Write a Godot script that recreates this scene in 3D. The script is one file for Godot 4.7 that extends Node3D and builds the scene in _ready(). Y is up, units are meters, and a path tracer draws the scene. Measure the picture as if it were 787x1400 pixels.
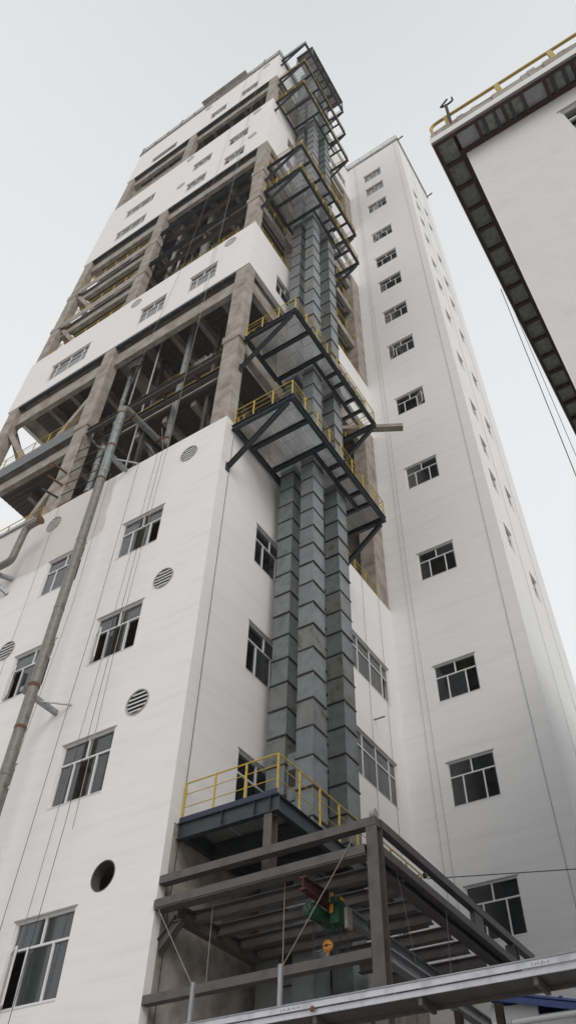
extends Node3D
# A tall industrial building with an external bundle of ribbed elevator casings, seen from the yard below.

var used := {}
var M := {}
var cache := {}
var bld: Node3D
var in_hall := false
var rng := RandomNumberGenerator.new()

# ------------------------------------------------------------------ helpers
func numbered(n: String) -> String:
	if not used.has(n):
		used[n] = 0
		return n
	used[n] += 1
	return "%s_%03d" % [n, used[n]]

func tag(o: Node, label: String, category: String, group := "") -> void:
	o.set_meta("label", label)
	o.set_meta("category", category)
	if group != "":
		o.set_meta("group", group)

func thing(called: String, label: String, category: String, at := Vector3.ZERO, group := "") -> Node3D:
	var o := Node3D.new()
	o.name = numbered(called)
	add_child(o)
	o.position = at
	tag(o, label, category, group)
	return o

func put(parent: Node, called: String, mesh: Mesh, m: Material, tr := Transform3D()) -> MeshInstance3D:
	var o := MeshInstance3D.new()
	o.name = numbered(called) if parent == self else called
	o.mesh = mesh
	o.material_override = m
	o.transform = tr
	parent.add_child(o, true)
	return o

func box_mesh(s: Vector3) -> Mesh:
	var k := "b%.3f,%.3f,%.3f" % [s.x, s.y, s.z]
	if not cache.has(k):
		var b := BoxMesh.new()
		b.size = s
		cache[k] = b
	return cache[k]

# box given by its two corners
func bx(parent: Node, called: String, a: Vector3, b: Vector3, m: Material) -> MeshInstance3D:
	return put(parent, called, box_mesh((b - a).abs()), m, Transform3D(Basis(), (a + b) * 0.5))

func st_box(st: SurfaceTool, a: Vector3, b: Vector3) -> void:
	var lo := Vector3(min(a.x, b.x), min(a.y, b.y), min(a.z, b.z))
	var hi := Vector3(max(a.x, b.x), max(a.y, b.y), max(a.z, b.z))
	var v := [Vector3(lo.x, lo.y, hi.z), Vector3(hi.x, lo.y, hi.z), Vector3(hi.x, hi.y, hi.z), Vector3(lo.x, hi.y, hi.z),
		Vector3(lo.x, lo.y, lo.z), Vector3(hi.x, lo.y, lo.z), Vector3(hi.x, hi.y, lo.z), Vector3(lo.x, hi.y, lo.z)]
	for f in [[0, 1, 2, 3], [5, 4, 7, 6], [4, 0, 3, 7], [1, 5, 6, 2], [3, 2, 6, 7], [4, 5, 1, 0]]:
		quad(st, v[f[0]], v[f[1]], v[f[2]], v[f[3]])

# counter-clockwise corners seen from outside; written clockwise for Godot
func quad(st: SurfaceTool, a: Vector3, b: Vector3, c: Vector3, d: Vector3) -> void:
	var n := (b - a).cross(c - a).normalized()
	for p in [a, c, b, a, d, c]:
		st.set_normal(n)
		st.add_vertex(p)

func tri(st: SurfaceTool, a: Vector3, b: Vector3, c: Vector3) -> void:
	var n := (b - a).cross(c - a).normalized()
	for p in [a, c, b]:
		st.set_normal(n)
		st.add_vertex(p)

func begin() -> SurfaceTool:
	var st := SurfaceTool.new()
	st.begin(Mesh.PRIMITIVE_TRIANGLES)
	return st

func frame_between(a: Vector3, b: Vector3, up := Vector3.UP) -> Transform3D:
	var z := (b - a).normalized()
	if absf(z.dot(up)) > 0.98:
		up = Vector3(0, 0, 1)
	var x := up.cross(z).normalized()
	var y := z.cross(x)
	return Transform3D(Basis(x, y, z), (a + b) * 0.5)

# plain bar between two points, w across, h high
func bar(parent: Node, called: String, a: Vector3, b: Vector3, w: float, h: float, m: Material) -> MeshInstance3D:
	return put(parent, called, box_mesh(Vector3(w, h, a.distance_to(b))), m, frame_between(a, b))

func ibeam_mesh(l: float, w: float, h: float, t: float) -> Mesh:
	var k := "i%.3f,%.3f,%.3f" % [l, w, h]
	if not cache.has(k):
		var st := begin()
		st_box(st, Vector3(-w / 2, h / 2 - t, -l / 2), Vector3(w / 2, h / 2, l / 2))
		st_box(st, Vector3(-w / 2, -h / 2, -l / 2), Vector3(w / 2, -h / 2 + t, l / 2))
		st_box(st, Vector3(-t * 0.4, -h / 2 + t, -l / 2 + 0.002), Vector3(t * 0.4, h / 2 - t, l / 2 - 0.002))
		cache[k] = st.commit()
	return cache[k]

# I-section beam whose axis runs from a to b
func ib(parent: Node, called: String, a: Vector3, b: Vector3, w: float, h: float, m: Material, t := 0.02) -> MeshInstance3D:
	return put(parent, called, ibeam_mesh(a.distance_to(b), w, h, t), m, frame_between(a, b))

func tube_mesh(pts: Array, r: float, sides := 8) -> Mesh:
	var st := begin()
	var rings := []
	var up := Vector3(0.31, 0.52, 0.79).normalized()
	for i in pts.size():
		var d: Vector3
		if i == 0:
			d = pts[1] - pts[0]
		elif i == pts.size() - 1:
			d = pts[i] - pts[i - 1]
		else:
			d = (pts[i] - pts[i - 1]).normalized() + (pts[i + 1] - pts[i]).normalized()
		d = d.normalized()
		var x := up.cross(d).normalized()
		up = d.cross(x).normalized()
		var ring := []
		for k in sides:
			var a := TAU * k / sides
			ring.append([pts[i] + (x * cos(a) + up * sin(a)) * r, x * cos(a) + up * sin(a)])
		rings.append(ring)
	for i in rings.size() - 1:
		for k in sides:
			var n := (k + 1) % sides
			var q := [rings[i][k], rings[i][n], rings[i + 1][n], rings[i + 1][k]]
			for j in [0, 2, 1, 0, 3, 2]:
				st.set_normal(q[j][1])
				st.add_vertex(q[j][0])
	for e in [0, rings.size() - 1]:
		var c: Vector3 = pts[e]
		for k in sides:
			var n := (k + 1) % sides
			if e == 0:
				tri(st, c, rings[e][n][0], rings[e][k][0])
			else:
				tri(st, c, rings[e][k][0], rings[e][n][0])
	return st.commit()

func tube(parent: Node, called: String, pts: Array, r: float, m: Material, sides := 8) -> MeshInstance3D:
	return put(parent, called, tube_mesh(pts, r, sides), m)

# rounds the inner corners of a polyline
func rounded(pts: Array, rad: float, n := 4) -> Array:
	var out := [pts[0]]
	for i in range(1, pts.size() - 1):
		var a: Vector3 = (pts[i - 1] - pts[i]).normalized() * rad
		var b: Vector3 = (pts[i + 1] - pts[i]).normalized() * rad
		var p: Vector3 = pts[i]
		for k in n + 1:
			var t := float(k) / n
			out.append((p + a).lerp(p, t).lerp(p.lerp(p + b, t), t))
	out.append(pts[-1])
	return out

func noise_tex(sd: int, freq: float, ramp: Array, octaves := 5, size := 512, normal := 0.0) -> NoiseTexture2D:
	var n := FastNoiseLite.new()
	n.seed = sd
	n.noise_type = FastNoiseLite.TYPE_SIMPLEX_SMOOTH
	n.frequency = freq
	n.fractal_octaves = octaves
	n.fractal_gain = 0.55
	var t := NoiseTexture2D.new()
	t.width = size
	t.height = size
	t.seamless = true
	t.noise = n
	if normal > 0.0:
		t.as_normal_map = true
		t.bump_strength = normal
	else:
		var g := Gradient.new()
		var off := PackedFloat32Array()
		var col := PackedColorArray()
		for r in ramp:
			off.append(r[0])
			col.append(r[1])
		g.offsets = off
		g.colors = col
		t.color_ramp = g
	return t

func mat(lin: Color, rough := 0.8, metal := 0.0, tex: Texture2D = null, sc := 0.3, nrm: Texture2D = null, nsc := 0.3) -> StandardMaterial3D:
	var m := StandardMaterial3D.new()
	m.albedo_color = lin.linear_to_srgb()
	m.roughness = rough
	m.metallic = metal
	if tex:
		m.albedo_texture = tex
	if nrm:
		m.normal_enabled = true
		m.normal_texture = nrm
		m.normal_scale = nsc
	if tex or nrm:
		m.uv1_triplanar = true
		m.uv1_world_triplanar = true
		m.uv1_scale = Vector3(sc, sc, sc)
	return m

func grey(v: float) -> Color:
	return Color(v, v, v)

func make_materials() -> void:
	var soft := noise_tex(1, 0.006, [[0.0, grey(0.965)], [0.4, grey(0.99)], [1.0, grey(1.0)]], 7, 1024)
	var soft_n := noise_tex(2, 0.02, [], 4, 512, 3.0)
	var blot := noise_tex(3, 0.008, [[0.15, Color(0.80, 0.775, 0.75)], [0.4, Color(0.9, 0.885, 0.87)], [0.6, Color(0.96, 0.95, 0.94)], [0.85, Color(1, 1, 1)]], 6, 1024)
	var rough_n := noise_tex(4, 0.03, [], 5, 512, 6.0)
	var plate := noise_tex(5, 0.03, [[0.2, grey(0.78)], [0.5, grey(0.9)], [0.8, grey(1.0)]], 6)
	var paint := noise_tex(6, 0.012, [[0.15, grey(0.86)], [0.45, grey(0.95)], [0.9, grey(1.0)]], 6)
	var rust := noise_tex(7, 0.014, [[0.0, Color(0.6, 0.45, 0.34)], [0.22, Color(0.82, 0.77, 0.71)], [0.38, Color(0.93, 0.93, 0.92)], [1.0, Color(1, 1, 1)]], 6)
	M.white = mat(Color(0.85, 0.833, 0.83), 0.85, 0.0, soft, 0.11, soft_n, 0.25)
	M.white_cool = mat(Color(0.845, 0.85, 0.86), 0.85, 0.0, soft, 0.09, soft_n, 0.25)
	M.white.uv1_scale = Vector3(0.035, 0.3, 0.035)
	M.white_cool.uv1_scale = Vector3(0.03, 0.26, 0.03)
	M.white_old = mat(Color(0.70, 0.70, 0.695), 0.85, 0.0, soft, 0.13, soft_n, 0.25)
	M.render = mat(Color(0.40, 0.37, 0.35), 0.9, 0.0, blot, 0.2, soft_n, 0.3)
	M.putty = mat(Color(0.70, 0.66, 0.63), 0.9, 0.0, soft, 0.25, soft_n, 0.3)
	M.concrete = mat(Color(0.40, 0.365, 0.335), 0.9, 0.0, blot, 0.1, rough_n, 0.25)
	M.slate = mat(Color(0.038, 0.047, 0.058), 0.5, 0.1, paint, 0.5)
	M.brownsteel = mat(Color(0.118, 0.107, 0.103), 0.6, 0.1, paint, 0.4)
	M.blackbrown = mat(Color(0.05, 0.022, 0.02), 0.6, 0.0, paint, 0.6)
	M.casing_a = mat(Color(0.225, 0.245, 0.255), 0.42, 0.2, paint, 0.35)
	M.casing_b = mat(Color(0.205, 0.225, 0.235), 0.45, 0.2, paint, 0.3)
	M.casing_c = mat(Color(0.215, 0.225, 0.225), 0.48, 0.2, rust, 0.2)
	M.flange_rust = mat(Color(0.075, 0.055, 0.045), 0.8, 0.0, paint, 0.6)
	M.flange = mat(Color(0.045, 0.045, 0.047), 0.6, 0.1, paint, 0.6)
	M.galv = mat(Color(0.52, 0.53, 0.53), 0.28, 0.4, plate, 0.6, rough_n, 0.15)
	M.galv_matte = mat(Color(0.36, 0.37, 0.39), 0.5, 0.5, paint, 0.6)
	M.yellow = mat(Color(0.60, 0.43, 0.055), 0.5, 0.0, paint, 1.0)
	M.yellow_pale = mat(Color(0.52, 0.38, 0.11), 0.55, 0.0, paint, 1.0)
	M.blue = mat(Color(0.02, 0.028, 0.065), 0.5, 0.0, paint, 1.0)
	M.roofblue = mat(Color(0.01, 0.04, 0.20), 0.4, 0.0, paint, 0.7)
	M.tankblue = mat(Color(0.012, 0.04, 0.12), 0.5, 0.0, paint, 0.6)
	M.plate_grey = mat(Color(0.15, 0.162, 0.172), 0.5, 0.2, paint, 0.6)
	M.frame = mat(Color(0.72, 0.73, 0.74), 0.45)
	M.lintel = mat(Color(0.42, 0.41, 0.40), 0.7, 0.0, paint, 0.7)
	M.pipe = mat(Color(0.235, 0.235, 0.215), 0.55, 0.25, rust, 0.45)
	M.pipe_blue = mat(Color(0.26, 0.285, 0.30), 0.5, 0.2, rust, 0.3)
	M.rust = mat(Color(0.17, 0.085, 0.055), 0.9, 0.0, blot, 0.9)
	M.redbeam = mat(Color(0.075, 0.016, 0.018), 0.55, 0.0, paint, 0.7)
	M.green = mat(Color(0.01, 0.085, 0.043), 0.4, 0.0, paint, 0.9)
	M.hook = mat(Color(0.62, 0.25, 0.02), 0.45, 0.0, paint, 1.5)
	M.cream = mat(Color(0.34, 0.33, 0.27), 0.6, 0.0, paint, 1.0)
	M.cable = mat(Color(0.03, 0.03, 0.033), 0.7)
	M.rope = mat(Color(0.33, 0.30, 0.26), 0.9)
	M.ropegrey = mat(Color(0.2, 0.19, 0.19), 0.9)
	M.alu = mat(Color(0.62, 0.63, 0.68), 0.4, 0.25, paint, 0.5)
	M.ink = mat(Color(0.03, 0.03, 0.03), 0.8)
	M.panelgrey = mat(Color(0.5, 0.51, 0.52), 0.6, 0.0, soft, 0.3)
	M.soffit = mat(Color(0.27, 0.29, 0.275), 0.4, 0.2, blot, 0.5)
	M.ground = mat(Color(0.45, 0.44, 0.425), 0.95, 0.0, blot, 0.06)
	M.dark = mat(Color(0.02, 0.02, 0.022), 0.7)
	var g := StandardMaterial3D.new()
	g.albedo_color = Color(0.16, 0.18, 0.2, 0.38)
	g.roughness = 0.03
	g.metallic_specular = 0.6
	g.transparency = BaseMaterial3D.TRANSPARENCY_ALPHA
	M.glass = g
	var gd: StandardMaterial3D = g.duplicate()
	gd.albedo_color = Color(0.29, 0.305, 0.32, 0.45)  # paler tint stands in for grey sky reflection on some panes
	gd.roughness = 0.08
	M.glass_sky_grey = gd
	var gc: StandardMaterial3D = g.duplicate()
	gc.albedo_color = Color(0.1, 0.11, 0.12, 0.3)
	M.glass_clear = gc

# basis of a wall: x to the right seen from outside, y up, z outwards
func face_basis(face: String) -> Basis:
	if face == "right":
		return Basis(Vector3(0, 0, -1), Vector3(0, 1, 0), Vector3(1, 0, 0))
	if face == "left":
		return Basis(Vector3(0, 0, 1), Vector3(0, 1, 0), Vector3(-1, 0, 0))
	if face == "back":
		return Basis(Vector3(-1, 0, 0), Vector3(0, 1, 0), Vector3(0, 0, -1))
	return Basis()

# wall sheet of real thickness with rectangular and round openings; local x 0..w, y 0..h, outside at z = 0
func wall_mesh(w: float, h: float, t: float, rects: Array, rounds := []) -> Mesh:
	var us := [0.0, w]
	var vs := [0.0, h]
	var cells := rects.duplicate()
	for c in rounds:
		cells.append(Rect2(c[0] - c[2] - 0.05, c[1] - c[2] - 0.05, 2 * c[2] + 0.1, 2 * c[2] + 0.1))
	for q in cells:
		us.append(q.position.x); us.append(q.end.x)
		vs.append(q.position.y); vs.append(q.end.y)
	us.sort(); vs.sort()
	var uu := []
	for u in us:
		if uu.is_empty() or u - uu[-1] > 0.0005: uu.append(u)
	var vv := []
	for v in vs:
		if vv.is_empty() or v - vv[-1] > 0.0005: vv.append(v)
	var open := func(i: int, j: int, only_rects: bool) -> bool:
		if i < 0 or j < 0 or i >= uu.size() - 1 or j >= vv.size() - 1:
			return true
		var p := Vector2((uu[i] + uu[i + 1]) / 2, (vv[j] + vv[j + 1]) / 2)
		for q in (rects if only_rects else cells):
			if q.has_point(p): return true
		return false
	var st := begin()
	for i in uu.size() - 1:
		for j in vv.size() - 1:
			if open.call(i, j, false): continue
			var a: float = uu[i]
			var b: float = uu[i + 1]
			var c: float = vv[j]
			var d: float = vv[j + 1]
			quad(st, Vector3(a, c, 0), Vector3(b, c, 0), Vector3(b, d, 0), Vector3(a, d, 0))
			quad(st, Vector3(b, c, -t), Vector3(a, c, -t), Vector3(a, d, -t), Vector3(b, d, -t))
			if open.call(i - 1, j, true): quad(st, Vector3(a, c, -t), Vector3(a, c, 0), Vector3(a, d, 0), Vector3(a, d, -t))
			if open.call(i + 1, j, true): quad(st, Vector3(b, c, 0), Vector3(b, c, -t), Vector3(b, d, -t), Vector3(b, d, 0))
			if open.call(i, j - 1, true): quad(st, Vector3(a, c, -t), Vector3(b, c, -t), Vector3(b, c, 0), Vector3(a, c, 0))
			if open.call(i, j + 1, true): quad(st, Vector3(a, d, 0), Vector3(b, d, 0), Vector3(b, d, -t), Vector3(a, d, -t))
	for c in rounds:
		var s: float = c[2] + 0.05
		var n := 32
		for k in n:
			var p := []
			for kk in [k, k + 1]:
				var a: float = TAU * kk / n
				var dir := Vector2(cos(a), sin(a))
				var m: float = s / maxf(absf(dir.x), absf(dir.y))
				p.append([Vector3(c[0] + dir.x * c[2], c[1] + dir.y * c[2], 0), Vector3(c[0] + dir.x * m, c[1] + dir.y * m, 0)])
			var back := Vector3(0, 0, -t)
			quad(st, p[0][0], p[0][1], p[1][1], p[1][0])
			quad(st, p[1][0] + back, p[1][1] + back, p[0][1] + back, p[0][0] + back)
			quad(st, p[0][0] + back, p[0][0], p[1][0], p[1][0] + back)
	return st.commit()

# window: white frame with an upper row and a lower row of lights, each pane its own sub-part
func window(parent: Node, face: String, at: Vector3, w: float, h: float, upper: Array, lower: Array, open := [], tilt := []) -> void:
	var key := "w%.2f,%.2f,%s,%s" % [w, h, upper, lower]
	var f := 0.055
	var tr := h * 0.66
	var us := [0.0] + upper + [1.0]
	var ls := [0.0] + lower + [1.0]
	if not cache.has(key):
		var st := begin()
		st_box(st, Vector3(0, 0, -0.04), Vector3(f, h, 0.04))
		st_box(st, Vector3(w - f, 0, -0.04), Vector3(w, h, 0.04))
		st_box(st, Vector3(f, 0, -0.038), Vector3(w - f, f, 0.038))
		st_box(st, Vector3(f, h - f, -0.038), Vector3(w - f, h, 0.038))
		st_box(st, Vector3(f, tr - f / 2, -0.036), Vector3(w - f, tr + f / 2, 0.036))
		for u in upper:
			st_box(st, Vector3(u * w - f / 2, tr + f / 2, -0.034), Vector3(u * w + f / 2, h - f, 0.034))
		for u in lower:
			st_box(st, Vector3(u * w - f / 2, f, -0.034), Vector3(u * w + f / 2, tr - f / 2, 0.034))
		cache[key] = st.commit()
	var b := face_basis(face)
	var o := put(parent, "window", cache[key], M.frame, Transform3D(b, at - b.z * 0.10))
	put(o, "lintel_strip", box_mesh(Vector3(w + 0.12, 0.035, 0.07)), M.lintel, Transform3D(Basis(), Vector3(w / 2, h + 0.02, 0.09)))
	put(o, "sill", box_mesh(Vector3(w, 0.03, 0.09)), M.frame, Transform3D(Basis(), Vector3(w / 2, -0.016, 0.07)))
	for row in 2:
		var e: Array = us if row == 0 else ls
		for i in e.size() - 1:
			var x0: float = e[i] * w + f / 2
			var x1: float = e[i + 1] * w - f / 2
			var y0: float = tr if row == 0 else f
			var y1: float = h - f if row == 0 else tr
			var id := row * 10 + i
			if id in open: continue
			var mesh := box_mesh(Vector3(x1 - x0, y1 - y0, 0.008))
			if id in tilt:
				var hinge := Transform3D(Basis(Vector3.UP, -0.5), Vector3(x0, 0, 0.03))
				put(o, "pane", mesh, M.glass, hinge * Transform3D(Basis(), Vector3((x1 - x0) / 2, (y0 + y1) / 2, 0)))
				var sk := "s%.2f,%.2f" % [x1 - x0, y1 - y0]
				if not cache.has(sk):
					var st := begin()
					st_box(st, Vector3(0, y0, -0.02), Vector3(0.045, y1, 0.02))
					st_box(st, Vector3(x1 - x0 - 0.045, y0, -0.02), Vector3(x1 - x0, y1, 0.02))
					st_box(st, Vector3(0.045, y0, -0.02), Vector3(x1 - x0 - 0.045, y0 + 0.045, 0.02))
					st_box(st, Vector3(0.045, y1 - 0.045, -0.02), Vector3(x1 - x0 - 0.045, y1, 0.02))
					cache[sk] = st.commit()
				put(o, "sash", cache[sk], M.frame, hinge)
			else:
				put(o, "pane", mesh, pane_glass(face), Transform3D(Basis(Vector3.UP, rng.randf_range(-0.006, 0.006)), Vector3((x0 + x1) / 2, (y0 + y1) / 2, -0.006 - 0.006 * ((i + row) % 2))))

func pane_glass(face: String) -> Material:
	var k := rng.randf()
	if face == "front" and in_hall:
		return M.glass_sky_grey if k < 0.3 else (M.glass if k < 0.65 else M.glass_clear)
	return M.glass_sky_grey if k < 0.12 else (M.glass if k < 0.5 else M.glass_clear)

func win2(parent: Node, face: String, at: Vector3, h := 2.0, open := [], tilt := []) -> void:
	window(parent, face, at, 2.04, h, [0.5], [0.29, 0.72], open, tilt)

func win3(parent: Node, face: String, at: Vector3, h := 2.0, open := []) -> void:
	window(parent, face, at, 3.4, h, [0.17, 0.5, 0.83], [0.17, 0.5, 0.83], open)

# round louvred vent set in a round opening
func vent(parent: Node, face: String, at: Vector3, r := 0.39) -> void:
	if not cache.has("ring"):
		var st := begin()
		var n := 28
		for k in n:
			var a := TAU * k / n
			var b2 := TAU * (k + 1) / n
			var o0 := Vector3(cos(a), sin(a), 0) * 0.43
			var o1 := Vector3(cos(b2), sin(b2), 0) * 0.43
			var i0 := Vector3(cos(a), sin(a), 0) * 0.4
			var i1 := Vector3(cos(b2), sin(b2), 0) * 0.4
			var z := Vector3(0, 0, 0.035)
			quad(st, i0 + z, o0 + z, o1 + z, i1 + z)
			quad(st, o0, o1, o1 + z, o0 + z)
			quad(st, i1, i0, i0 + z, i1 + z)
		cache["ring"] = st.commit()
	var b := face_basis(face)
	var o := put(parent, "vent", cache["ring"], M.lintel, Transform3D(b, at))
	put(o, "shade_sleeve", lathe([[0.002, 0.392], [0.002, 0.383], [-0.26, 0.383], [-0.26, 0.392]]), M.slate, Transform3D(Basis(), Vector3(0, 0, 0)))  # lining coloured dark to stand in for the shade inside the vent
	for k in 5:
		var y := -0.29 + k * 0.145
		var half := sqrt(maxf(0.0, 0.385 * 0.385 - y * y))
		put(o, "slat", box_mesh(Vector3(half * 2, 0.045, 0.03)), M.frame, Transform3D(Basis(Vector3.RIGHT, 0.3), Vector3(0, y, -0.002)))

# guard rail along a polyline of floor points: a top rail carrying two mid rails and the posts
func railing(parent: Node, pts: Array, post_list: Array, m: Material, h := 1.05, r := 0.022) -> void:
	var up := func(k: float) -> Array:
		var o := []
		for p in pts: o.append(p + Vector3(0, k, 0))
		return rounded(o, 0.12) if o.size() > 2 else o
	var top := put(parent, "railing", tube_mesh(up.call(h), r, 8), m)
	for k in [0.36, 0.7]:
		tube(top, "mid_rail", up.call(h * k), r * 0.55, m, 6)
	for p in post_list:
		put(top, "post", box_mesh(Vector3(0.042, h, 0.042)), m, Transform3D(Basis(), p + Vector3(0, h / 2, 0)))

func posts_on(a: Vector3, b: Vector3, step: float, first := true) -> Array:
	var n := maxi(1, int(round(a.distance_to(b) / step)))
	var o := []
	for i in range(0 if first else 1, n + 1):
		o.append(a.lerp(b, float(i) / n))
	return o

# ------------------------------------------------------------------ scene
func _ready() -> void:
	rng.seed = 7
	# camera
	var cam := Camera3D.new()
	cam.name = "camera"
	add_child(cam)
	var yaw := -0.6025
	var pit := 0.8481
	var rol := 0.0369
	var fwd := Vector3(sin(yaw) * cos(pit), sin(pit), -cos(yaw) * cos(pit))
	var r0 := Vector3(cos(yaw), 0, sin(yaw))
	var u0 := r0.cross(fwd)
	var rr := r0 * cos(rol) + u0 * sin(rol)
	var uu := rr.cross(fwd)
	cam.transform = Transform3D(Basis(rr, uu, -fwd), Vector3(12.6228, 1.6, 13.6611))
	cam.fov = rad_to_deg(2.0 * atan(700.0 / 1067.2))
	cam.near = 0.05
	cam.far = 2000.0
	cam.current = true
	# overcast sky
	var env := Environment.new()
	var sky := Sky.new()
	var sm := ProceduralSkyMaterial.new()
	sm.sky_top_color = Color(0.80, 0.812, 0.82)
	sm.sky_horizon_color = Color(0.99, 0.995, 1.0)
	sm.sky_curve = 2.2
	sm.ground_bottom_color = Color(0.5, 0.5, 0.5)
	sm.ground_horizon_color = Color(0.8, 0.81, 0.82)
	sm.sun_angle_max = 0.0
	sky.sky_material = sm
	env.background_mode = Environment.BG_SKY
	env.sky = sky
	env.tonemap_mode = Environment.TONE_MAPPER_LINEAR
	env.tonemap_exposure = 1.0
	env.sdfgi_enabled = true
	env.ssao_enabled = true
	env.ssil_enabled = true
	env.fog_enabled = true
	env.fog_density = 0.0005
	env.fog_light_color = Color(0.88, 0.89, 0.9)
	var we := WorldEnvironment.new()
	we.name = "environment"
	we.environment = env
	add_child(we)
	# the sun behind the cloud: weak and very wide
	var sun := DirectionalLight3D.new()
	sun.name = "sun"
	add_child(sun)
	sun.look_at_from_position(Vector3(0.63, 0.54, 0.54) * 100.0, Vector3.ZERO)
	sun.light_energy = 0.46
	sun.light_color = Color(1.0, 0.985, 0.965)
	sun.light_angular_distance = 35.0
	sun.shadow_enabled = true

	make_materials()
	var gm := PlaneMesh.new()
	gm.size = Vector2(1600, 1600)
	var gr := put(self, "ground", gm, M.ground)
	gr.set_meta("kind", "structure")
	industrial_building()
	stair_tower()
	flat_roof_building()
	casings()
	platforms()
	gantry()
	hoist()
	yard()
	pipes()
	cables()

const BAND := [[0.0, 28.35], [43.4, 49.4], [65.8, 78.35], [86.75, 95.9]]
const W := 19.1
const D := 14.28

func industrial_building() -> void:
	var t := thing("industrial_building", "tall white industrial building with open concrete storeys showing brown columns", "building")
	bld = t
	in_hall = true
	# openings of each band: [x of left edge, y of sill, width, height]
	var front := [[], [], [], []]
	var rounds := [[], [], [], []]
	for y in [2.4, 7.37, 12.4, 17.4, 22.33]:
		for x in [-4.62, -8.68]:
			front[0].append([x, y, 2.04, 2.0])
		front[0].append([-16.1, y, 3.4, 2.0])
	for c in [[-1.87, 9.95], [-1.87, 15.0], [-1.82, 20.0], [-1.77, 27.0], [-9.42, 15.0], [-9.42, 20.0], [-9.37, 27.1]]:
		rounds[0].append(c)
	for x in [-4.6, -8.5]:
		front[1].append([x, 44.65, 2.04, 2.0])
		front[2].append([x + 0.2, 67.05, 2.04, 1.85])
		front[2].append([x + 0.2, 72.15, 2.04, 1.85])
		front[3].append([x + 0.15, 88.35, 2.04, 1.85])
	front[1].append([-16.15, 44.6, 3.4, 2.0])
	front[2].append([-16.1, 67.05, 3.4, 1.85])
	front[2].append([-16.1, 72.15, 3.4, 1.85])
	front[3].append([-16.1, 87.7, 3.4, 1.75])
	rounds[1] = [[-1.79, 48.55], [-9.3, 48.4]]
	rounds[2] = [[-1.68, 77.4], [-1.7, 70.3], [-9.15, 77.3], [-9.15, 70.1]]
	rounds[3] = [[-1.63, 94.6], [-9.2, 94.6]]
	var th := 0.25
	for i in 4:
		var lo: float = BAND[i][0]
		var hi: float = BAND[i][1]
		var rects := []
		for f in front[i]:
			rects.append(Rect2(f[0] + W, f[1] - lo, f[2], f[3]))
		var circ := []
		for c in rounds[i]:
			circ.append([c[0] + W, c[1] - lo, 0.39])
		put(t, "wall", wall_mesh(W, hi - lo, th, rects, circ), M.white, Transform3D(Basis(), Vector3(-W, lo, 0)))
		# side wall over the casings
		var srect := []
		var sw := []
		var sills: Array = [[7.3, 12.25, 17.2, 22.12], [44.5], [67.0, 72.1], [88.3]][i]
		for y in sills:
			var h := 2.0 if i < 2 else 1.85
			srect.append(Rect2(2.6, y - lo, 2.04, h))
			srect.append(Rect2(9.95, y - lo, 3.4, h))
			sw.append([y, h])
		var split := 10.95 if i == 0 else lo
		if i == 0:
			var up := []
			for q in srect:
				if q.position.y > split: up.append(Rect2(q.position.x - th, q.position.y - split, q.size.x, q.size.y))
			put(t, "wall", wall_mesh(D - th, hi - split, th, up), M.white, Transform3D(face_basis("right"), Vector3(0, split, -th)))
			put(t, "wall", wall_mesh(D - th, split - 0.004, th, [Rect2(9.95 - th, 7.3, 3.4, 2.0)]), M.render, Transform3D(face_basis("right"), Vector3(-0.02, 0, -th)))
		else:
			var sh := []
			for q in srect: sh.append(Rect2(q.position.x - th, q.position.y, q.size.x, q.size.y))
			put(t, "wall", wall_mesh(D - th, hi - lo, th, sh), M.white, Transform3D(face_basis("right"), Vector3(0, lo, -th)))
		for s in sw:
			if s[0] > 8.0: win2(t, "right", Vector3(0, s[0], -2.6), s[1])
			win3(t, "right", Vector3(0, s[0], -9.95), s[1], [13] if s[0] == 22.12 else [])
		# left and back walls
		put(t, "wall", wall_mesh(D - th * 2, hi - lo, th, []), M.white, Transform3D(face_basis("left"), Vector3(-W, lo, -D + th)))
		put(t, "wall", wall_mesh(W - th, hi - lo, th, []), M.white, Transform3D(face_basis("back"), Vector3(-th, lo, -D)))
		# windows of the front
		var n := 0
		for f in front[i]:
			var at := Vector3(f[0], f[1], 0)
			if i == 3 and f[2] > 3.0:
				continue  # an empty slot without a frame
			if f[2] > 3.0:
				win3(t, "front", at, f[3])
			else:
				var op := []
				var ti := []
				if i == 0:
					if absf(f[1] - 17.4) < 0.01: op = [12]; ti = [10]
					if absf(f[1] - 22.33) < 0.01: op = [12]
					if absf(f[1] - 7.37) < 0.01: ti = [10]
				elif i == 1: op = []
				elif i == 2: op = [10, 12] if f[0] > -5.0 else []
				elif i == 3: op = [12] if f[0] > -5.0 else [10]
				win2(t, "front", at, f[3], op, ti)
			n += 1
		for c in rounds[i]:
			if i == 0 and c[1] == 9.95 and c[0] > -5.0:
				put(t, "hole_lining", lathe([[0.002, 0.391], [0.002, 0.36], [-0.28, 0.35], [-0.28, 0.391]]), M.brownsteel, Transform3D(Basis(), Vector3(c[0], c[1], 0)))
				continue  # left as a bare hole through the wall
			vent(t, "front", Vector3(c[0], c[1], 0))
	# bare render patch at the head of the lower wall
	var st := begin()
	var poly := PackedVector2Array([Vector2(-5.95, 28.34), Vector2(-6.03, 27.6), Vector2(-5.9, 26.6), Vector2(-6.0, 25.9), Vector2(-5.82, 25.2), Vector2(-5.86, 24.7), Vector2(-6.2, 24.55), Vector2(-6.6, 24.45),
		Vector2(-8.8, 24.4), Vector2(-9.5, 24.28), Vector2(-10.8, 24.42), Vector2(-12.2, 24.5), Vector2(-12.6, 25.4), Vector2(-13.0, 26.2), Vector2(-13.1, 27.2), Vector2(-13.3, 28.34)])
	# left out round the vent, with a hair-thin slit up to the edge
	var cut := PackedVector2Array([Vector2(-9.369, 28.6)])
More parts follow.
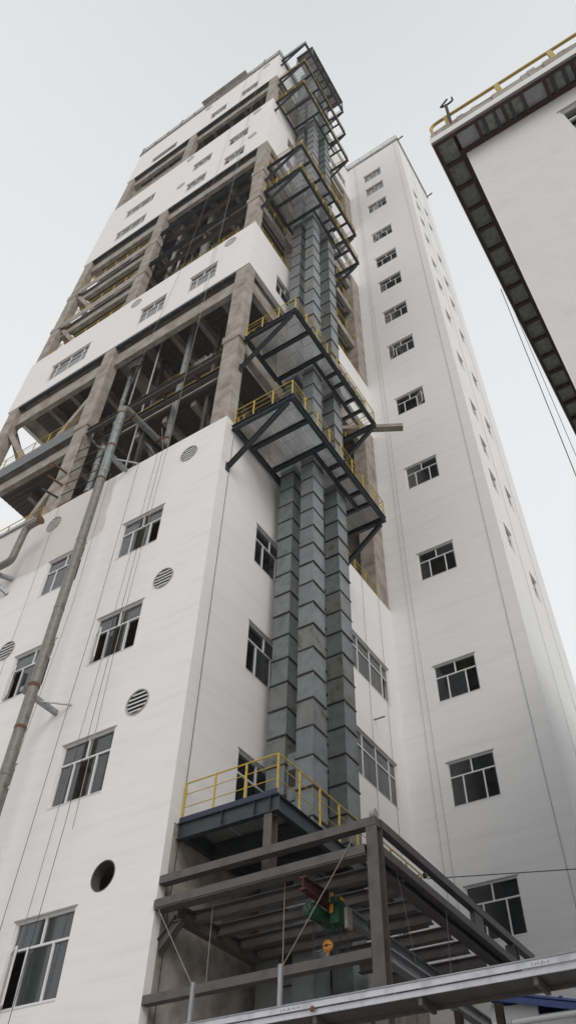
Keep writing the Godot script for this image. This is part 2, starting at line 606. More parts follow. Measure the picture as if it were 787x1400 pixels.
	for k in 25:
		var an := PI / 2 + TAU * k / 24.0
		cut.append(Vector2(-9.37 + cos(an) * 0.44 + (0.001 if k == 0 else (-0.001 if k == 24 else 0.0)), 27.1 + sin(an) * 0.44))
	cut.append(Vector2(-9.371, 28.6))
	for piece in Geometry2D.clip_polygons(poly, cut):
		var ids := Geometry2D.triangulate_polygon(piece)
		for k in range(0, ids.size(), 3):
			var a := piece[ids[k]]
			var b := piece[ids[k + 1]]
			var c := piece[ids[k + 2]]
			if (b - a).cross(c - a) < 0:
				var s := b
				b = c
				c = s
			tri(st, Vector3(a.x, a.y, 0.004), Vector3(b.x, b.y, 0.004), Vector3(c.x, c.y, 0.004))
	var pm := put(t, "render_patch", st.commit(), M.putty)
	pm.set_meta("label", "unpainted beige render patch below the open storey")
	# columns
	var colx := [[-18.95, -18.05], [-10.75, -9.8], [-0.97, -0.03]]
	var colz := [[-0.04, -0.68], [-4.4, -5.05], [-8.9, -9.55], [-13.1, -14.27]]
	for cx in colx:
		for cz in colz:
			put(t, "column", column_mesh(cx[1] - cx[0], 67.4, cz[0] - cz[1]), M.concrete, Transform3D(Basis(), Vector3((cx[0] + cx[1]) / 2, 28.3 + 33.7, (cz[0] + cz[1]) / 2)))
			if cz[0] > -1.0:
				for y in [[35.2, 36.3], [59.2, 60.4], [53.9, 55.0]]:
					bx(t, "corbel", Vector3(cx[0] - 0.06, y[0], cz[0] + 0.03), Vector3(cx[1] + 0.07, y[1] - 0.5, cz[1] + 0.05), M.concrete)
	# floors and roof
	var x0 := -18.85
	var x1 := -0.28
	for y in [5.9, 10.9, 15.9, 20.9]:
		bx(t, "floor_slab", Vector3(x0, y - 0.15, -0.27), Vector3(x1, y, -14.0), M.concrete)
	for y in [28.3, 43.75, 49.35, 66.1, 71.2, 78.3, 87.0]:
		bx(t, "floor_slab", Vector3(x0, y - 0.2, -0.27), Vector3(x1, y, -14.0), M.concrete)
		if y in [43.75, 66.1, 87.0]:
			ribs(t, y - 0.2, -0.35, 0.75)
	bx(t, "roof_slab", Vector3(-19.3, 95.9, 0.12), Vector3(0.08, 96.08, -14.2), M.concrete)
	# concrete edge beams under each upper band, between the columns
	for y in [43.3, 65.7, 86.65]:
		for s in [[-18.05, -10.75], [-9.8, -0.97]]:
			bx(t, "edge_beam", Vector3(s[0], y - 1.75, -0.33), Vector3(s[1], y - 0.5, -0.63), M.concrete)
			bx(t, "edge_angle", Vector3(s[0], y - 0.12, -0.01), Vector3(s[1], y + 0.07, -0.24), M.slate)
	for y in [43.3, 65.7, 86.65]:
		for s in [[-0.68, -4.4], [-5.05, -8.9], [-9.55, -13.1]]:
			bx(t, "edge_beam", Vector3(-0.3, y - 1.6, s[0]), Vector3(-0.62, y - 0.35, s[1]), M.concrete)
	# intermediate floors of the open storeys
	for lv in [36.0, 54.8, 60.4, 82.4]:
		var left_z := -0.1
		bx(t, "floor_slab", Vector3(-18.05, lv - 0.2, left_z - 0.35), Vector3(-10.75, lv, -14.0), M.concrete)
		bx(t, "floor_slab", Vector3(-9.8, lv - 0.2, -1.7), Vector3(-0.97, lv, -14.0), M.concrete)
		ribs(t, lv - 0.2, -1.8, 0.55)
		if lv < 80.0:
			bx(t, "fascia_plate", Vector3(-18.05, lv - 0.95, left_z), Vector3(-10.75, lv + 0.05, left_z - 0.04), M.plate_grey if lv < 50.0 else M.concrete)
			bx(t, "edge_beam", Vector3(-18.05, lv - 1.9, -0.4), Vector3(-10.75, lv - 1.1, -0.7), M.concrete)
			railing(t, [Vector3(-18.0, lv + 0.03, -0.2), Vector3(-10.8, lv + 0.03, -0.2)], posts_on(Vector3(-17.9, lv + 0.03, -0.2), Vector3(-10.9, lv + 0.03, -0.2), 1.2), M.yellow)
			railing(t, [Vector3(-9.75, lv + 0.03, -1.75), Vector3(-1.0, lv + 0.03, -1.75)], posts_on(Vector3(-9.6, lv + 0.03, -1.75), Vector3(-1.1, lv + 0.03, -1.75), 1.1), M.yellow)
			# paired steel beams in front of the right-hand bay
			var sy: float = lv - 1.3 if lv < 50.0 else lv + 0.55
			ib(t, "steel_beam", Vector3(-9.8, sy, -0.25), Vector3(-1.0, sy, -0.25), 0.22, 0.42, M.brownsteel if lv < 50.0 else M.slate)
			ib(t, "steel_beam", Vector3(-9.8, sy + 0.02, -0.95), Vector3(-1.0, sy + 0.02, -0.95), 0.22, 0.42, M.brownsteel)
			for x in [-9.2, -7.1, -5.0, -2.9, -1.3]:
				ib(t, "steel_beam", Vector3(x, sy, -0.37), Vector3(x, sy, -0.83), 0.14, 0.24, M.brownsteel)
		else:
			bx(t, "edge_beam", Vector3(-18.05, lv - 1.1, -0.5), Vector3(-10.75, lv, -0.9), M.concrete)
			bx(t, "edge_beam", Vector3(-9.8, lv - 1.1, -0.9), Vector3(-0.97, lv, -1.3), M.concrete)
		bx(t, "edge_beam", Vector3(-0.3, lv - 0.9, -0.7), Vector3(-0.6, lv, -14.0), M.concrete)
		railing(t, [Vector3(-0.25, lv + 0.03, -0.8), Vector3(-0.25, lv + 0.03, -13.1)], posts_on(Vector3(-0.25, lv + 0.03, -0.9), Vector3(-0.25, lv + 0.03, -13.0), 1.2), M.yellow)
	for lv in [28.38, 49.43, 78.38]:
		railing(t, [Vector3(-18.0, lv, -0.14), Vector3(-10.8, lv, -0.14)], posts_on(Vector3(-17.9, lv, -0.14), Vector3(-10.9, lv, -0.14), 1.2), M.yellow, 0.95)
		railing(t, [Vector3(-0.14, lv, -0.8), Vector3(-0.14, lv, -13.2)], posts_on(Vector3(-0.14, lv, -0.9), Vector3(-0.14, lv, -13.1), 1.1), M.yellow, 0.95)
	bx(t, "gutter_plate", Vector3(-18.0, 28.36, 0.1), Vector3(-11.0, 28.5, -0.02), M.galv_matte)
	# back and partition walls added to keep the open storeys dark
	for s in [[28.35, 43.4], [49.4, 65.8], [78.35, 86.75]]:
		bx(t, "added_back_wall", Vector3(-18.8, s[0] + 0.01, -13.96), Vector3(-0.1, s[1] - 0.01, -14.2), M.concrete)
		bx(t, "added_partition", Vector3(-17.8, s[0] + 0.01, -9.2), Vector3(-1.2, s[1] - 0.01, -9.4), M.concrete)
	# diagonal braces of the left bay
	for d in [[Vector3(-13.9, 28.5, -0.9), Vector3(-10.9, 34.2, -0.9)], [Vector3(-14.6, 36.1, -0.9), Vector3(-10.9, 41.5, -0.9)],
		[Vector3(-14.4, 49.6, -0.9), Vector3(-10.9, 53.2, -0.9)], [Vector3(-14.4, 55.0, -0.9), Vector3(-10.9, 59.0, -0.9)], [Vector3(-14.3, 60.6, -0.9), Vector3(-10.9, 64.2, -0.9)]]:
		bar(t, "brace", d[0], d[1], 0.32, 0.4, M.concrete)
	for y in [36.4, 49.7, 55.1]:
		bar(t, "brace", Vector3(-18.4, y + 5.0, -0.6), Vector3(-18.4, y + 0.1, -4.5), 0.35, 0.4, M.concrete)
		bar(t, "brace", Vector3(-18.0, y + 4.2, -0.4), Vector3(-15.6, y + 0.2, -0.75), 0.3, 0.32, M.concrete)
	# plant steel inside the right-hand bays
	for lv in [31.2, 39.6, 52.0, 57.8, 62.6]:
		for z in [-2.6, -4.9]:
			ib(t, "steel_beam", Vector3(-9.7, lv, z), Vector3(-1.0, lv, z), 0.18, 0.3, M.brownsteel)
		for x in [-7.6, -5.6, -3.4]:
			ib(t, "steel_beam", Vector3(x, lv + 0.28, -1.9), Vector3(x, lv + 0.28, -8.8), 0.16, 0.24, M.brownsteel)
		railing(t, [Vector3(-9.5, lv + 0.42, -2.6), Vector3(-1.2, lv + 0.42, -2.6)], posts_on(Vector3(-9.4, lv + 0.42, -2.6), Vector3(-1.3, lv + 0.42, -2.6), 1.3), M.yellow)
	for x in [-7.9, -3.6]:
		for s in [[49.5, 65.5], [28.5, 43.2]]:
			ib(t, "steel_post", Vector3(x, s[0], -2.3), Vector3(x, s[1], -2.3), 0.2, 0.2, M.brownsteel)
	for d in [[Vector3(-7.9, 49.6, -2.3), Vector3(-3.6, 54.6, -2.3)], [Vector3(-3.6, 55.0, -2.3), Vector3(-7.9, 60.2, -2.3)]]:
		bar(t, "brace", d[0], d[1], 0.14, 0.14, M.brownsteel)
	for s in [[28.5, 35.6], [36.2, 43.2], [49.6, 54.5], [55.0, 60.1], [60.6, 65.5], [78.5, 82.2], [82.5, 86.6]]:
		for x in [-13.2, -16.6, -6.9, -2.4]:
			ib(t, "steel_post", Vector3(x, s[0], -3.4), Vector3(x, s[1], -3.4), 0.2, 0.2, M.brownsteel)
		for d in [[-16.6, -13.2], [-13.2, -10.9], [-9.6, -6.9], [-6.9, -2.4]]:
			bar(t, "brace", Vector3(d[0], s[0] + 0.1, -3.6), Vector3(d[1], s[1] - 0.9, -3.6), 0.13, 0.13, M.brownsteel)
	# little clips and hooks under the bands
	for y in [43.3, 65.7]:
		for k in 12:
			bx(t, "hook_clip", Vector3(-9.4 + k * 0.75, y - 0.12, -0.05), Vector3(-9.35 + k * 0.75, y - 0.32, -0.09), M.slate)
	# stub rod on the side wall and concrete arm
	tube(t, "rod", [Vector3(0, 20.4, -11.6), Vector3(0.5, 20.4, -11.6)], 0.035, M.pipe)
	# roof rail and penthouse canopy
	var rails := []
	for k in [0.45, 1.0]:
		tube(t, "roof_rail", [Vector3(-19.2, 96.1 + k * 1.6, 0.04), Vector3(0.0, 96.1 + k * 1.6, 0.04)], 0.04, M.lintel, 6)
		tube(t, "roof_rail", [Vector3(0.0, 96.1 + k * 1.6, 0.0), Vector3(0.0, 96.1 + k * 1.6, -13.9)], 0.04, M.lintel, 6)
	for k in 11:
		bx(t, "roof_post", Vector3(-19.2 + k * 1.9, 96.08, 0.08), Vector3(-19.12 + k * 1.9, 97.9 if k % 3 else 98.7, 0.0), M.slate)
	bx(t, "penthouse_roof", Vector3(-11.1, 101.2, 0.0), Vector3(-4.9, 101.5, -6.0), M.concrete)
	bx(t, "penthouse_wall", Vector3(-10.8, 96.1, -0.9), Vector3(-5.2, 101.2, -5.8), M.white)

func column_mesh(w: float, h: float, d: float) -> Mesh:
	var k := "col%.2f,%.2f,%.2f" % [w, h, d]
	if not cache.has(k):
		var st := begin()
		var c := 0.045
		var y0 := -h / 2
		while y0 < h / 2 - 0.01:
			var y1 := minf(y0 + 2.7, h / 2)
			var ww := w - rng.randf_range(0.0, 0.02)
			var dd := d - rng.randf_range(0.0, 0.02)
			for q in [[ww, dd, y0 + 0.012, y1 - 0.012], [ww - 0.03, dd - 0.03, y1 - 0.012, y1 + 0.012]]:
				var a2: float = q[0] / 2
				var b2: float = q[1] / 2
				var p := [Vector2(-a2 + c, b2), Vector2(a2 - c, b2), Vector2(a2, b2 - c), Vector2(a2, -b2 + c), Vector2(a2 - c, -b2), Vector2(-a2 + c, -b2), Vector2(-a2, -b2 + c), Vector2(-a2, b2 - c)]
				for i in 8:
					var a: Vector2 = p[i]
					var b: Vector2 = p[(i + 1) % 8]
					quad(st, Vector3(a.x, q[2], a.y), Vector3(b.x, q[2], b.y), Vector3(b.x, q[3], b.y), Vector3(a.x, q[3], a.y))
					tri(st, Vector3(0, q[3], 0), Vector3(a.x, q[3], a.y), Vector3(b.x, q[3], b.y))
					tri(st, Vector3(0, q[2], 0), Vector3(b.x, q[2], b.y), Vector3(a.x, q[2], a.y))
			y0 = y1
		cache[k] = st.commit()
	return cache[k]

# ribbed steel decking left in place under a floor
func decking(t: Node, xa: float, xb: float, y: float, za: float) -> void:
	var k := "deck%.2f,%.2f" % [xb - xa, za]
	if not cache.has(k):
		var st := begin()
		st_box(st, Vector3(0, -0.02, za), Vector3(xb - xa, 0, -9.15))
		var z := za - 0.05
		while z > -9.0:
			st_box(st, Vector3(0.002, -0.075, z), Vector3(xb - xa - 0.002, -0.021, z - 0.1))
			z -= 0.3
		cache[k] = st.commit()
	put(t, "decking", cache[k], M.brownsteel, Transform3D(Basis(), Vector3(xa, y - 0.002, 0))).set_meta("label", "dark ribbed steel decking under a floor")

# floor ribs running back from the facade under a slab
func ribs(t: Node, y: float, z: float, h: float) -> void:
	decking(t, -18.0, -10.8, y, -0.75)
	decking(t, -9.75, -1.0, y, minf(z, -0.75))
	for x in [-16.2, -14.3, -12.4, -8.2, -6.3, -4.4, -2.5]:
		bx(t, "floor_beam", Vector3(x - 0.14, y - h, z - 0.3), Vector3(x + 0.14, y - 0.001, -9.1), M.concrete)

func stair_tower() -> void:
	in_hall = false
	var t := thing("stair_tower", "plain white stair tower with a single column of windows beside the casings", "building", Vector3(0, 0, 0))
	var wx := 6.42
	var z0 := -14.28
	var z1 := -22.0
	var h := 96.0
	var sills := [2.2, 7.2, 12.2, 17.25, 22.2, 29.62, 37.0, 44.6, 51.72, 57.1, 62.5, 67.35, 72.85, 80.1, 84.85, 89.0]
	var rects := []
	for y in sills:
		rects.append(Rect2(1.86, y, 2.04, 1.95))
	put(t, "wall", wall_mesh(wx, h, 0.25, rects), M.white_cool, Transform3D(Basis(), Vector3(0, 0, z0)))
	for i in sills.size():
		win2(t, "front", Vector3(1.86, sills[i], z0), 1.95, [], [12] if i in [7] else ([10] if i in [8, 12] else []))
	bx(t, "wall_return", Vector3(-0.4, 0, z0 - 0.006), Vector3(-0.001, h, z0 - 0.24), M.white_cool)
	var near := [83.2, 79.9, 75.9, 71.9, 66.6, 62.4, 57.1, 50.7, 44.6, 40.6, 37.3, 32.6]
	var far := [85.1, 81.2, 73.5, 68.4, 64.3, 58.7, 52.1, 46.2, 38.8, 31.5]
	var sr := []
	for y in near: sr.append(Rect2(1.05, y - 1.5, 0.95, 1.5))
	for y in far: sr.append(Rect2(4.05, y - 1.6, 0.95, 1.6))
	put(t, "wall", wall_mesh(z0 - z1 - 0.25, h, 0.25, sr), M.white_cool, Transform3D(face_basis("right"), Vector3(wx, 0, z0 - 0.25)))
	for y in near: window(t, "right", Vector3(wx, y - 1.5, z0 - 1.3), 0.95, 1.5, [], [0.5])
	for y in far: window(t, "right", Vector3(wx, y - 1.6, z0 - 4.3), 0.95, 1.6, [], [0.5])
	put(t, "wall", wall_mesh(wx - 0.25, h, 0.25, []), M.white_cool, Transform3D(face_basis("back"), Vector3(wx - 0.25, 0, z1)))
	put(t, "wall", wall_mesh(z0 - z1 - 0.5, h, 0.25, []), M.white_cool, Transform3D(face_basis("left"), Vector3(0.0, 0, z1 + 0.25)))
	for y in [6.0, 11.0, 16.0, 21.0, 28.2, 35.6, 43.2, 50.3, 55.7, 61.1, 66.0, 71.5, 78.7, 83.5, 87.6]:
		bx(t, "floor_slab", Vector3(0.26, y - 0.15, z0 - 0.27), Vector3(wx - 0.27, y, z1 + 0.27), M.concrete)
	bx(t, "roof_slab", Vector3(-0.05, h, z0 + 0.12), Vector3(wx + 0.1, h + 0.35, z1 - 0.1), M.concrete)
	for k in [0.8, 1.5]:
		tube(t, "roof_rail", [Vector3(0, h + k, z0 + 0.08), Vector3(wx, h + k, z0 + 0.08)], 0.035, M.lintel, 6)
		tube(t, "roof_rail", [Vector3(wx + 0.05, h + k, z0), Vector3(wx + 0.05, h + k, z1)], 0.035, M.lintel, 6)
	for k in 5:
		bx(t, "roof_post", Vector3(0.1 + k * 1.55, h + 0.3, z0 + 0.1), Vector3(0.16 + k * 1.55, h + 1.55, z0 + 0.04), M.lintel)
		bx(t, "roof_post", Vector3(wx + 0.02, h + 0.3, z0 - 0.6 - k * 1.75), Vector3(wx + 0.08, h + 1.55, z0 - 0.66 - k * 1.75), M.lintel)
	for z in [-14.4, -21.9]:
		bar(t, "lamp_arm", Vector3(wx + 0.1, h + 0.25, z), Vector3(wx + 0.75, h + 0.45, z), 0.12, 0.12, M.slate)

func flat_roof_building() -> void:
	var t := thing("flat_roof_building", "white building with dark framed eaves soffit and yellow roof rail", "building")
	var wx := 12.57
	var wz := 5.51
	var ox := 11.87
	var oz := 6.2
	var y := 24.6
	put(t, "wall", wall_mesh(14.0, y, 0.25, [Rect2(2.43, 21.7, 2.04, 1.9), Rect2(2.43, 16.2, 2.04, 1.9), Rect2(7.2, 21.7, 2.04, 1.9)]), M.white_old, Transform3D(Basis(), Vector3(wx, 0, wz)))
	win2(t, "front", Vector3(15.0, 21.7, wz), 1.9)
	win2(t, "front", Vector3(15.0, 16.2, wz), 1.9)
	win2(t, "front", Vector3(wx + 7.2, 21.7, wz), 1.9)
	put(t, "wall", wall_mesh(24.75, y, 0.25, []), M.white_old, Transform3D(face_basis("left"), Vector3(wx, 0, wz - 25.0)))
	put(t, "wall", wall_mesh(24.75, y, 0.25, []), M.white_old, Transform3D(face_basis("right"), Vector3(wx + 14.0, 0, wz - 0.25)))
	put(t, "wall", wall_mesh(14.0, y, 0.25, []), M.white_old, Transform3D(face_basis("back"), Vector3(wx + 14.0, 0, wz - 25.25)))
	bx(t, "floor_slab", Vector3(wx + 0.3, 20.6, wz - 0.3), Vector3(wx + 13.7, 20.8, wz - 24.9), M.concrete)
	bx(t, "roof_slab", Vector3(ox + 0.1, y + 0.42, oz - 0.1), Vector3(wx + 14.5, y + 0.72, wz - 25.6), M.concrete)
	# white drip fascia and rough concrete kerb
	bx(t, "fascia", Vector3(ox - 0.02, y + 0.14, oz + 0.02), Vector3(wx + 14.6, y + 0.5, oz - 0.02), M.frame)
	bx(t, "fascia", Vector3(ox - 0.02, y + 0.14, oz - 0.03), Vector3(ox + 0.02, y + 0.5, wz - 25.6), M.frame)
	var st := begin()
	var nx := 70
	var prev_h := 0.0
	for k in nx:
		var a := ox + 0.02 + k * 0.21
		var hh := y + 1.02 + rng.randf_range(-0.07, 0.09)
		var dz := rng.randf_range(-0.03, 0.03)
		st_box(st, Vector3(a, y + 0.51, oz - 0.03 + dz), Vector3(a + 0.209, hh, oz - 0.4))
	put(t, "kerb", st.commit(), M.concrete)
	# soffit: dark framing and grey panels set up into it
	bx(t, "eaves_beam", Vector3(ox, y - 0.02, oz), Vector3(wx + 14.5, y + 0.13, oz - 0.1), M.blackbrown)
	bx(t, "eaves_beam", Vector3(wx - 0.02, y - 0.02, wz + 0.13), Vector3(wx + 14.5, y + 0.13, wz + 0.01), M.blackbrown)
	bx(t, "eaves_beam", Vector3(ox, y - 0.022, oz - 0.101), Vector3(ox + 0.1, y + 0.13, wz - 25.5), M.blackbrown)
	bx(t, "eaves_beam", Vector3(wx - 0.14, y - 0.022, wz + 0.14), Vector3(wx - 0.01, y + 0.13, wz - 25.5), M.blackbrown)
	var zz := oz - 0.1
	var k := 0
	while zz > -16.0:
		var step := 0.72
		bx(t, "rib", Vector3(ox + 0.1, y - 0.015, zz - step + 0.1), Vector3(wx - 0.14, y + 0.128, zz - step), M.blackbrown)
		bx(t, "soffit_panel", Vector3(ox + 0.1, y + 0.1, zz), Vector3(wx - 0.14, y + 0.126, zz - step + 0.1), M.soffit)
		zz -= step
		k += 1
	var xx := wx - 0.03
	k = 0
	while xx < wx + 13.0:
		var step: float = [0.62, 0.2, 0.32, 0.24, 0.2, 0.34][k % 6]
		bx(t, "rib", Vector3(xx + step - 0.09, y - 0.016, oz - 0.1), Vector3(xx + step, y + 0.127, wz + 0.13), M.blackbrown if k % 3 == 0 else M.slate)
		bx(t, "soffit_panel", Vector3(xx, y + 0.09 if k % 2 else y + 0.07, oz - 0.1), Vector3(xx + step - 0.09, y + 0.125, wz + 0.13), M.soffit if k % 3 else M.galv_matte)
		xx += step
		k += 1
	# roof rail with wide flat posts
	var rp := rounded([Vector3(ox + 0.1, y + 1.0, oz - 0.2), Vector3(ox + 0.1, y + 2.15, oz - 0.2), Vector3(wx + 14.0, y + 2.15, oz - 0.2)], 0.3, 5)
	var rl := put(t, "railing", tube_mesh(rp, 0.05, 10), M.yellow_pale)
	for x in [12.48, 14.06, 15.62, 17.2, 18.8, 20.4]:
		bx(rl, "post", Vector3(x - 0.07, y + 0.95, oz - 0.16), Vector3(x + 0.07, y + 2.12, oz - 0.24), M.yellow_pale)
	tube(rl, "wire", [Vector3(ox + 0.1, y + 1.5, oz - 0.2), Vector3(wx + 14.0, y + 1.5, oz - 0.2)], 0.012, M.cable, 5)
	# dark post with a forked hook
	var hp := tube(t, "hook_post", [Vector3(12.54, y + 0.9, oz - 0.08), Vector3(12.62, y + 2.75, oz - 0.08)], 0.045, M.dark)
	tube(hp, "hook", rounded([Vector3(12.62, y + 2.72, oz - 0.08), Vector3(12.86, y + 2.78, oz - 0.08), Vector3(12.86, y + 3.1, oz - 0.08)], 0.1), 0.03, M.dark, 6)
	tube(hp, "hook", rounded([Vector3(12.62, y + 2.72, oz - 0.08), Vector3(12.45, y + 2.85, oz - 0.08), Vector3(12.72, y + 3.2, oz - 0.08)], 0.06), 0.03, M.dark, 6)

func casing_mesh(w: float, h: float, d: float) -> Mesh:
	var k := "cas%.3f,%.3f,%.3f" % [w, h, d]
	if not cache.has(k):
		var st := begin()
		st_box(st, Vector3(-w / 2, -h / 2, -d / 2), Vector3(w / 2, h / 2, d / 2))
		# corner angles stand proud of the sheet
		for sx in [-1, 1]:
			for sz in [-1, 1]:
				st_box(st, Vector3(sx * (w / 2 + 0.008), -h / 2 + 0.001, sz * (d / 2 + 0.008)), Vector3(sx * (w / 2 - 0.05), h / 2 - 0.001, sz * (d / 2 - 0.05)))
		cache[k] = st.commit()
	return cache[k]

func casings() -> void:
	var legs := [
		[1.5, 2.07, -3.4, -4.15, "a", "light blue grey ribbed elevator casing standing foremost of the bundle"],
		[0.45, 1.08, -3.43, -4.15, "b", "ribbed grey elevator casing between the white side wall windows and the foremost casing"],
		[1.52, 2.12, -5.25, -6.0, "c", "ribbed grey elevator casing standing alone on the stair tower side of the bundle"],
		[0.45, 1.08, -5.27, -6.0, "d", "ribbed elevator casing mostly hidden, tucked between the wall and the stair tower side casing"]]
	for L in legs:
		var w: float = L[1] - L[0]
		var d: float = L[2] - L[3]
		var t := thing("elevator_casing", L[5], "duct", Vector3((L[0] + L[1]) / 2, 0, (L[2] + L[3]) / 2), "ribbed casings of the bucket elevators")
		var y := 0.0
		var i := 0
		while y < 97.0:
			var step := 1.5
			if y > 12.8: step = 0.98
			if y > 27.5: step = 1.22
			if y > 35.0: step = 1.55
			if y < 12.8 and y + step > 12.8: step = 12.87 - y
			var m: Material = [M.casing_a, M.casing_b, M.casing_a, M.casing_b, M.casing_b, M.casing_a, M.casing_c][rng.randi_range(0, 6)]
			var off := Vector3(rng.randf_range(-0.006, 0.006), 0, rng.randf_range(-0.006, 0.006))
			put(t, "section", casing_mesh(w, step - 0.004, d), m, Transform3D(Basis(Vector3.UP, rng.randf_range(-0.006, 0.006)), off + Vector3(0, y + step / 2, 0)))
			put(t, "flange", box_mesh(Vector3(w + 0.08, 0.042 if y < 27.0 else 0.07, d + 0.08)), M.flange if rng.randf() < 0.65 else M.flange_rust, Transform3D(Basis(Vector3.UP, rng.randf_range(-0.01, 0.01)), -off + Vector3(0, y + step, 0)))
			y += step
			i += 1
		if L[4] == "b" or L[4] == "d":
			# boot plate linking the two legs low down, with dark hatches
			for k in 9:
				var yy := 0.3 + k * 1.55
				bx(t, "link_panel", Vector3(w / 2 + 0.01, yy, d / 2 - 0.1), Vector3(w / 2 + 0.40, yy + 1.5, d / 2 - 0.14), M.casing_b)
				bx(t, "hatch", Vector3(w / 2 + 0.08, yy + 0.4, d / 2 - 0.09), Vector3(w / 2 + 0.34, yy + 0.95, d / 2 - 0.099), M.dark)

# open floor grating: bearing bars close together, tied by cross rods
func grating_mesh(w: float, d: float) -> Mesh:
	var k := "gr%.2f,%.2f" % [w, d]
	if not cache.has(k):
		var st := begin()
		var n := int(d / 0.032)
		for i in n + 1:
			var z := i * (d - 0.005) / n
			st_box(st, Vector3(0, 0, z), Vector3(w, 0.03, z + 0.005))
		var m := maxi(1, int(w / 0.12))
		for i in m + 1:
			var x := i * (w - 0.006) / m
			st_box(st, Vector3(x, 0.0305, 0.001), Vector3(x + 0.006, 0.0365, d - 0.001))
		cache[k] = st.commit()
	return cache[k]

func platforms() -> void:
	var ys := [10.97, 28.09, 35.45, 55.49, 60.57, 78.22, 86.43, 94.6]
	var labels := [
		"lowest dark steel platform with yellow rail, just above the hoist gantry",
		"dark steel platform with yellow rail at the head of the tall plain wall",
		"dark steel platform with yellow rail below the first upper white band",
		"dark steel platform with yellow rail, lower of the pair above the first white band",
		"dark steel platform with yellow rail, upper of the pair above the first white band",
		"dark steel platform with yellow rail at the head of the second white band",
		"dark steel platform with yellow rail at the foot of the topmost white band",
		"topmost dark steel platform frame beneath the brown casing roof"]
	var zn := -0.36
	var zf := -8.2
	var xo := 2.99
	for i in 8:
		var y: float = ys[i]
		var t := thing("steel_platform", labels[i], "platform", Vector3(0, 0, 0), "platforms round the elevator casings")
		var bh := 0.42 if i == 0 else 0.3
		var bw := 0.16
		var yc := y - bh / 2
		# rim
		ib(t, "beam", Vector3(0.0, yc, zn - bw / 2), Vector3(xo, yc, zn - bw / 2), bw, bh, M.slate)
		ib(t, "beam", Vector3(xo - bw / 2, yc, zn - bw), Vector3(xo - bw / 2, yc, zf + bw), bw, bh, M.slate)
		ib(t, "beam", Vector3(0.0, yc, zf + bw / 2), Vector3(xo, yc, zf + bw / 2), bw, bh, M.slate)
		ib(t, "beam", Vector3(0.12, yc, zn - bw), Vector3(0.12, yc, zf + bw), bw * 0.8, bh * 0.8, M.slate)
		for z in [-1.72, -3.16]:
			ib(t, "beam", Vector3(0.2, yc, z), Vector3(xo - bw, yc, z), bw, bh * 0.85, M.slate)
		for z in [-4.35, -5.05, -6.15, -6.95]:
			ib(t, "beam", Vector3(2.28 if z > -6.5 else 0.2, yc, z), Vector3(xo - bw, yc, z), bw * 0.8, bh * 0.7, M.slate)
		ib(t, "beam", Vector3(2.2, yc, -3.25), Vector3(2.2, yc, -6.9), bw * 0.8, bh * 0.7, M.slate)
		for x in [1.35, 2.3, 2.75]:
			for s in [-1, 1]:
				bx(t, "stiffener", Vector3(x, y - bh + 0.021, zn - bw / 2 + s * 0.012), Vector3(x + 0.014, y - 0.021, zn - bw / 2 + s * (bw / 2 - 0.002)), M.slate)
		# deck sheets with room for the casings
		var strips := [[0.02, 0.98], [0.99, 1.97], [1.98, 2.97]]
		var zs := [[-0.38, -1.72], [-1.73, -3.28], [-3.29, -4.28], [-4.29, -5.14], [-5.15, -6.12], [-6.13, -7.1], [-7.11, -8.18]]
		for r in zs.size():
			var cols := strips
			if r == 2 or r == 4: cols = [[0.02, 0.38], [1.15, 1.43], [2.19, 2.97]]
			for c in cols.size():
				if i >= 2 and r >= 5 and cols[c][0] > 0.9 and i != 3 or i == 7 and r == 0 or i >= 3 and r == 4 and c == 2 or i == 3 and r == 6 and c > 0:
					continue
				if i > 0:
					var gp := put(t, "grating", grating_mesh(cols[c][1] - cols[c][0], zs[r][0] - zs[r][1]), M.galv, Transform3D(Basis(), Vector3(cols[c][0], y + 0.002, zs[r][1])))
					gp.set_meta("kind", "stuff")
					continue
				bx(t, "deck_plate", Vector3(cols[c][0], y + 0.002, zs[r][0]), Vector3(cols[c][1], y + 0.012, zs[r][1]), M.galv)
		# knee braces from the wall
		if i > 0:
			var drop := 2.7 if i < 6 else 2.2
			ib(t, "brace", Vector3(0.02, y - drop, zn - 0.08), Vector3(2.72, y - bh - 0.08, zn - 0.08), 0.15, 0.2, M.slate)
			ib(t, "brace", Vector3(0.02, y - drop, zf + 0.08), Vector3(2.72, y - bh - 0.08, zf + 0.08), 0.15, 0.2, M.slate)
			bx(t, "foot_plate", Vector3(0.0, y - drop - 0.25, zn + 0.04), Vector3(0.03, y - drop + 0.2, zn - 0.2), M.slate)
		else:
			bx(t, "toe_board", Vector3(0.04, y + 0.013, zn - 0.01), Vector3(xo - 0.03, y + 0.13, zn - 0.02), M.blue)
			ib(t, "support_post", Vector3(2.71, y - bh, zn - 0.16), Vector3(2.71, 9.1, zn - 0.16), 0.22, 0.26, M.brownsteel)
		# yellow guard rail on the three free sides
		var d := Vector3(0, 0.04, 0)
		var a := Vector3(0.08, y, zn - 0.06) + d
		var b := Vector3(xo - 0.06, y, zn - 0.06) + d
		var c2 := Vector3(xo - 0.06, y, zf + 0.06) + d
		var e := Vector3(0.3, y, zf + 0.06) + d
		var pl := posts_on(a, b, 0.97)
		pl.append_array(posts_on(b, c2, 0.97, false))
		pl.append_array(posts_on(c2, e, 0.97, false))
		railing(t, [a, b, c2, e], pl, M.yellow if i < 7 else M.slate, 1.03, 0.022)
	# roof over the casing heads
	var t2 := thing("casing_roof", "brown sheet roof above the casing heads at the very top", "roof", Vector3(0, 0, 0))
	bx(t2, "sheet", Vector3(0.9, 99.4, -1.8), Vector3(2.93, 99.46, -8.4), M.concrete)
	ib(t2, "beam", Vector3(2.85, 99.25, -1.8), Vector3(2.85, 99.25, -8.4), 0.14, 0.26, M.slate)
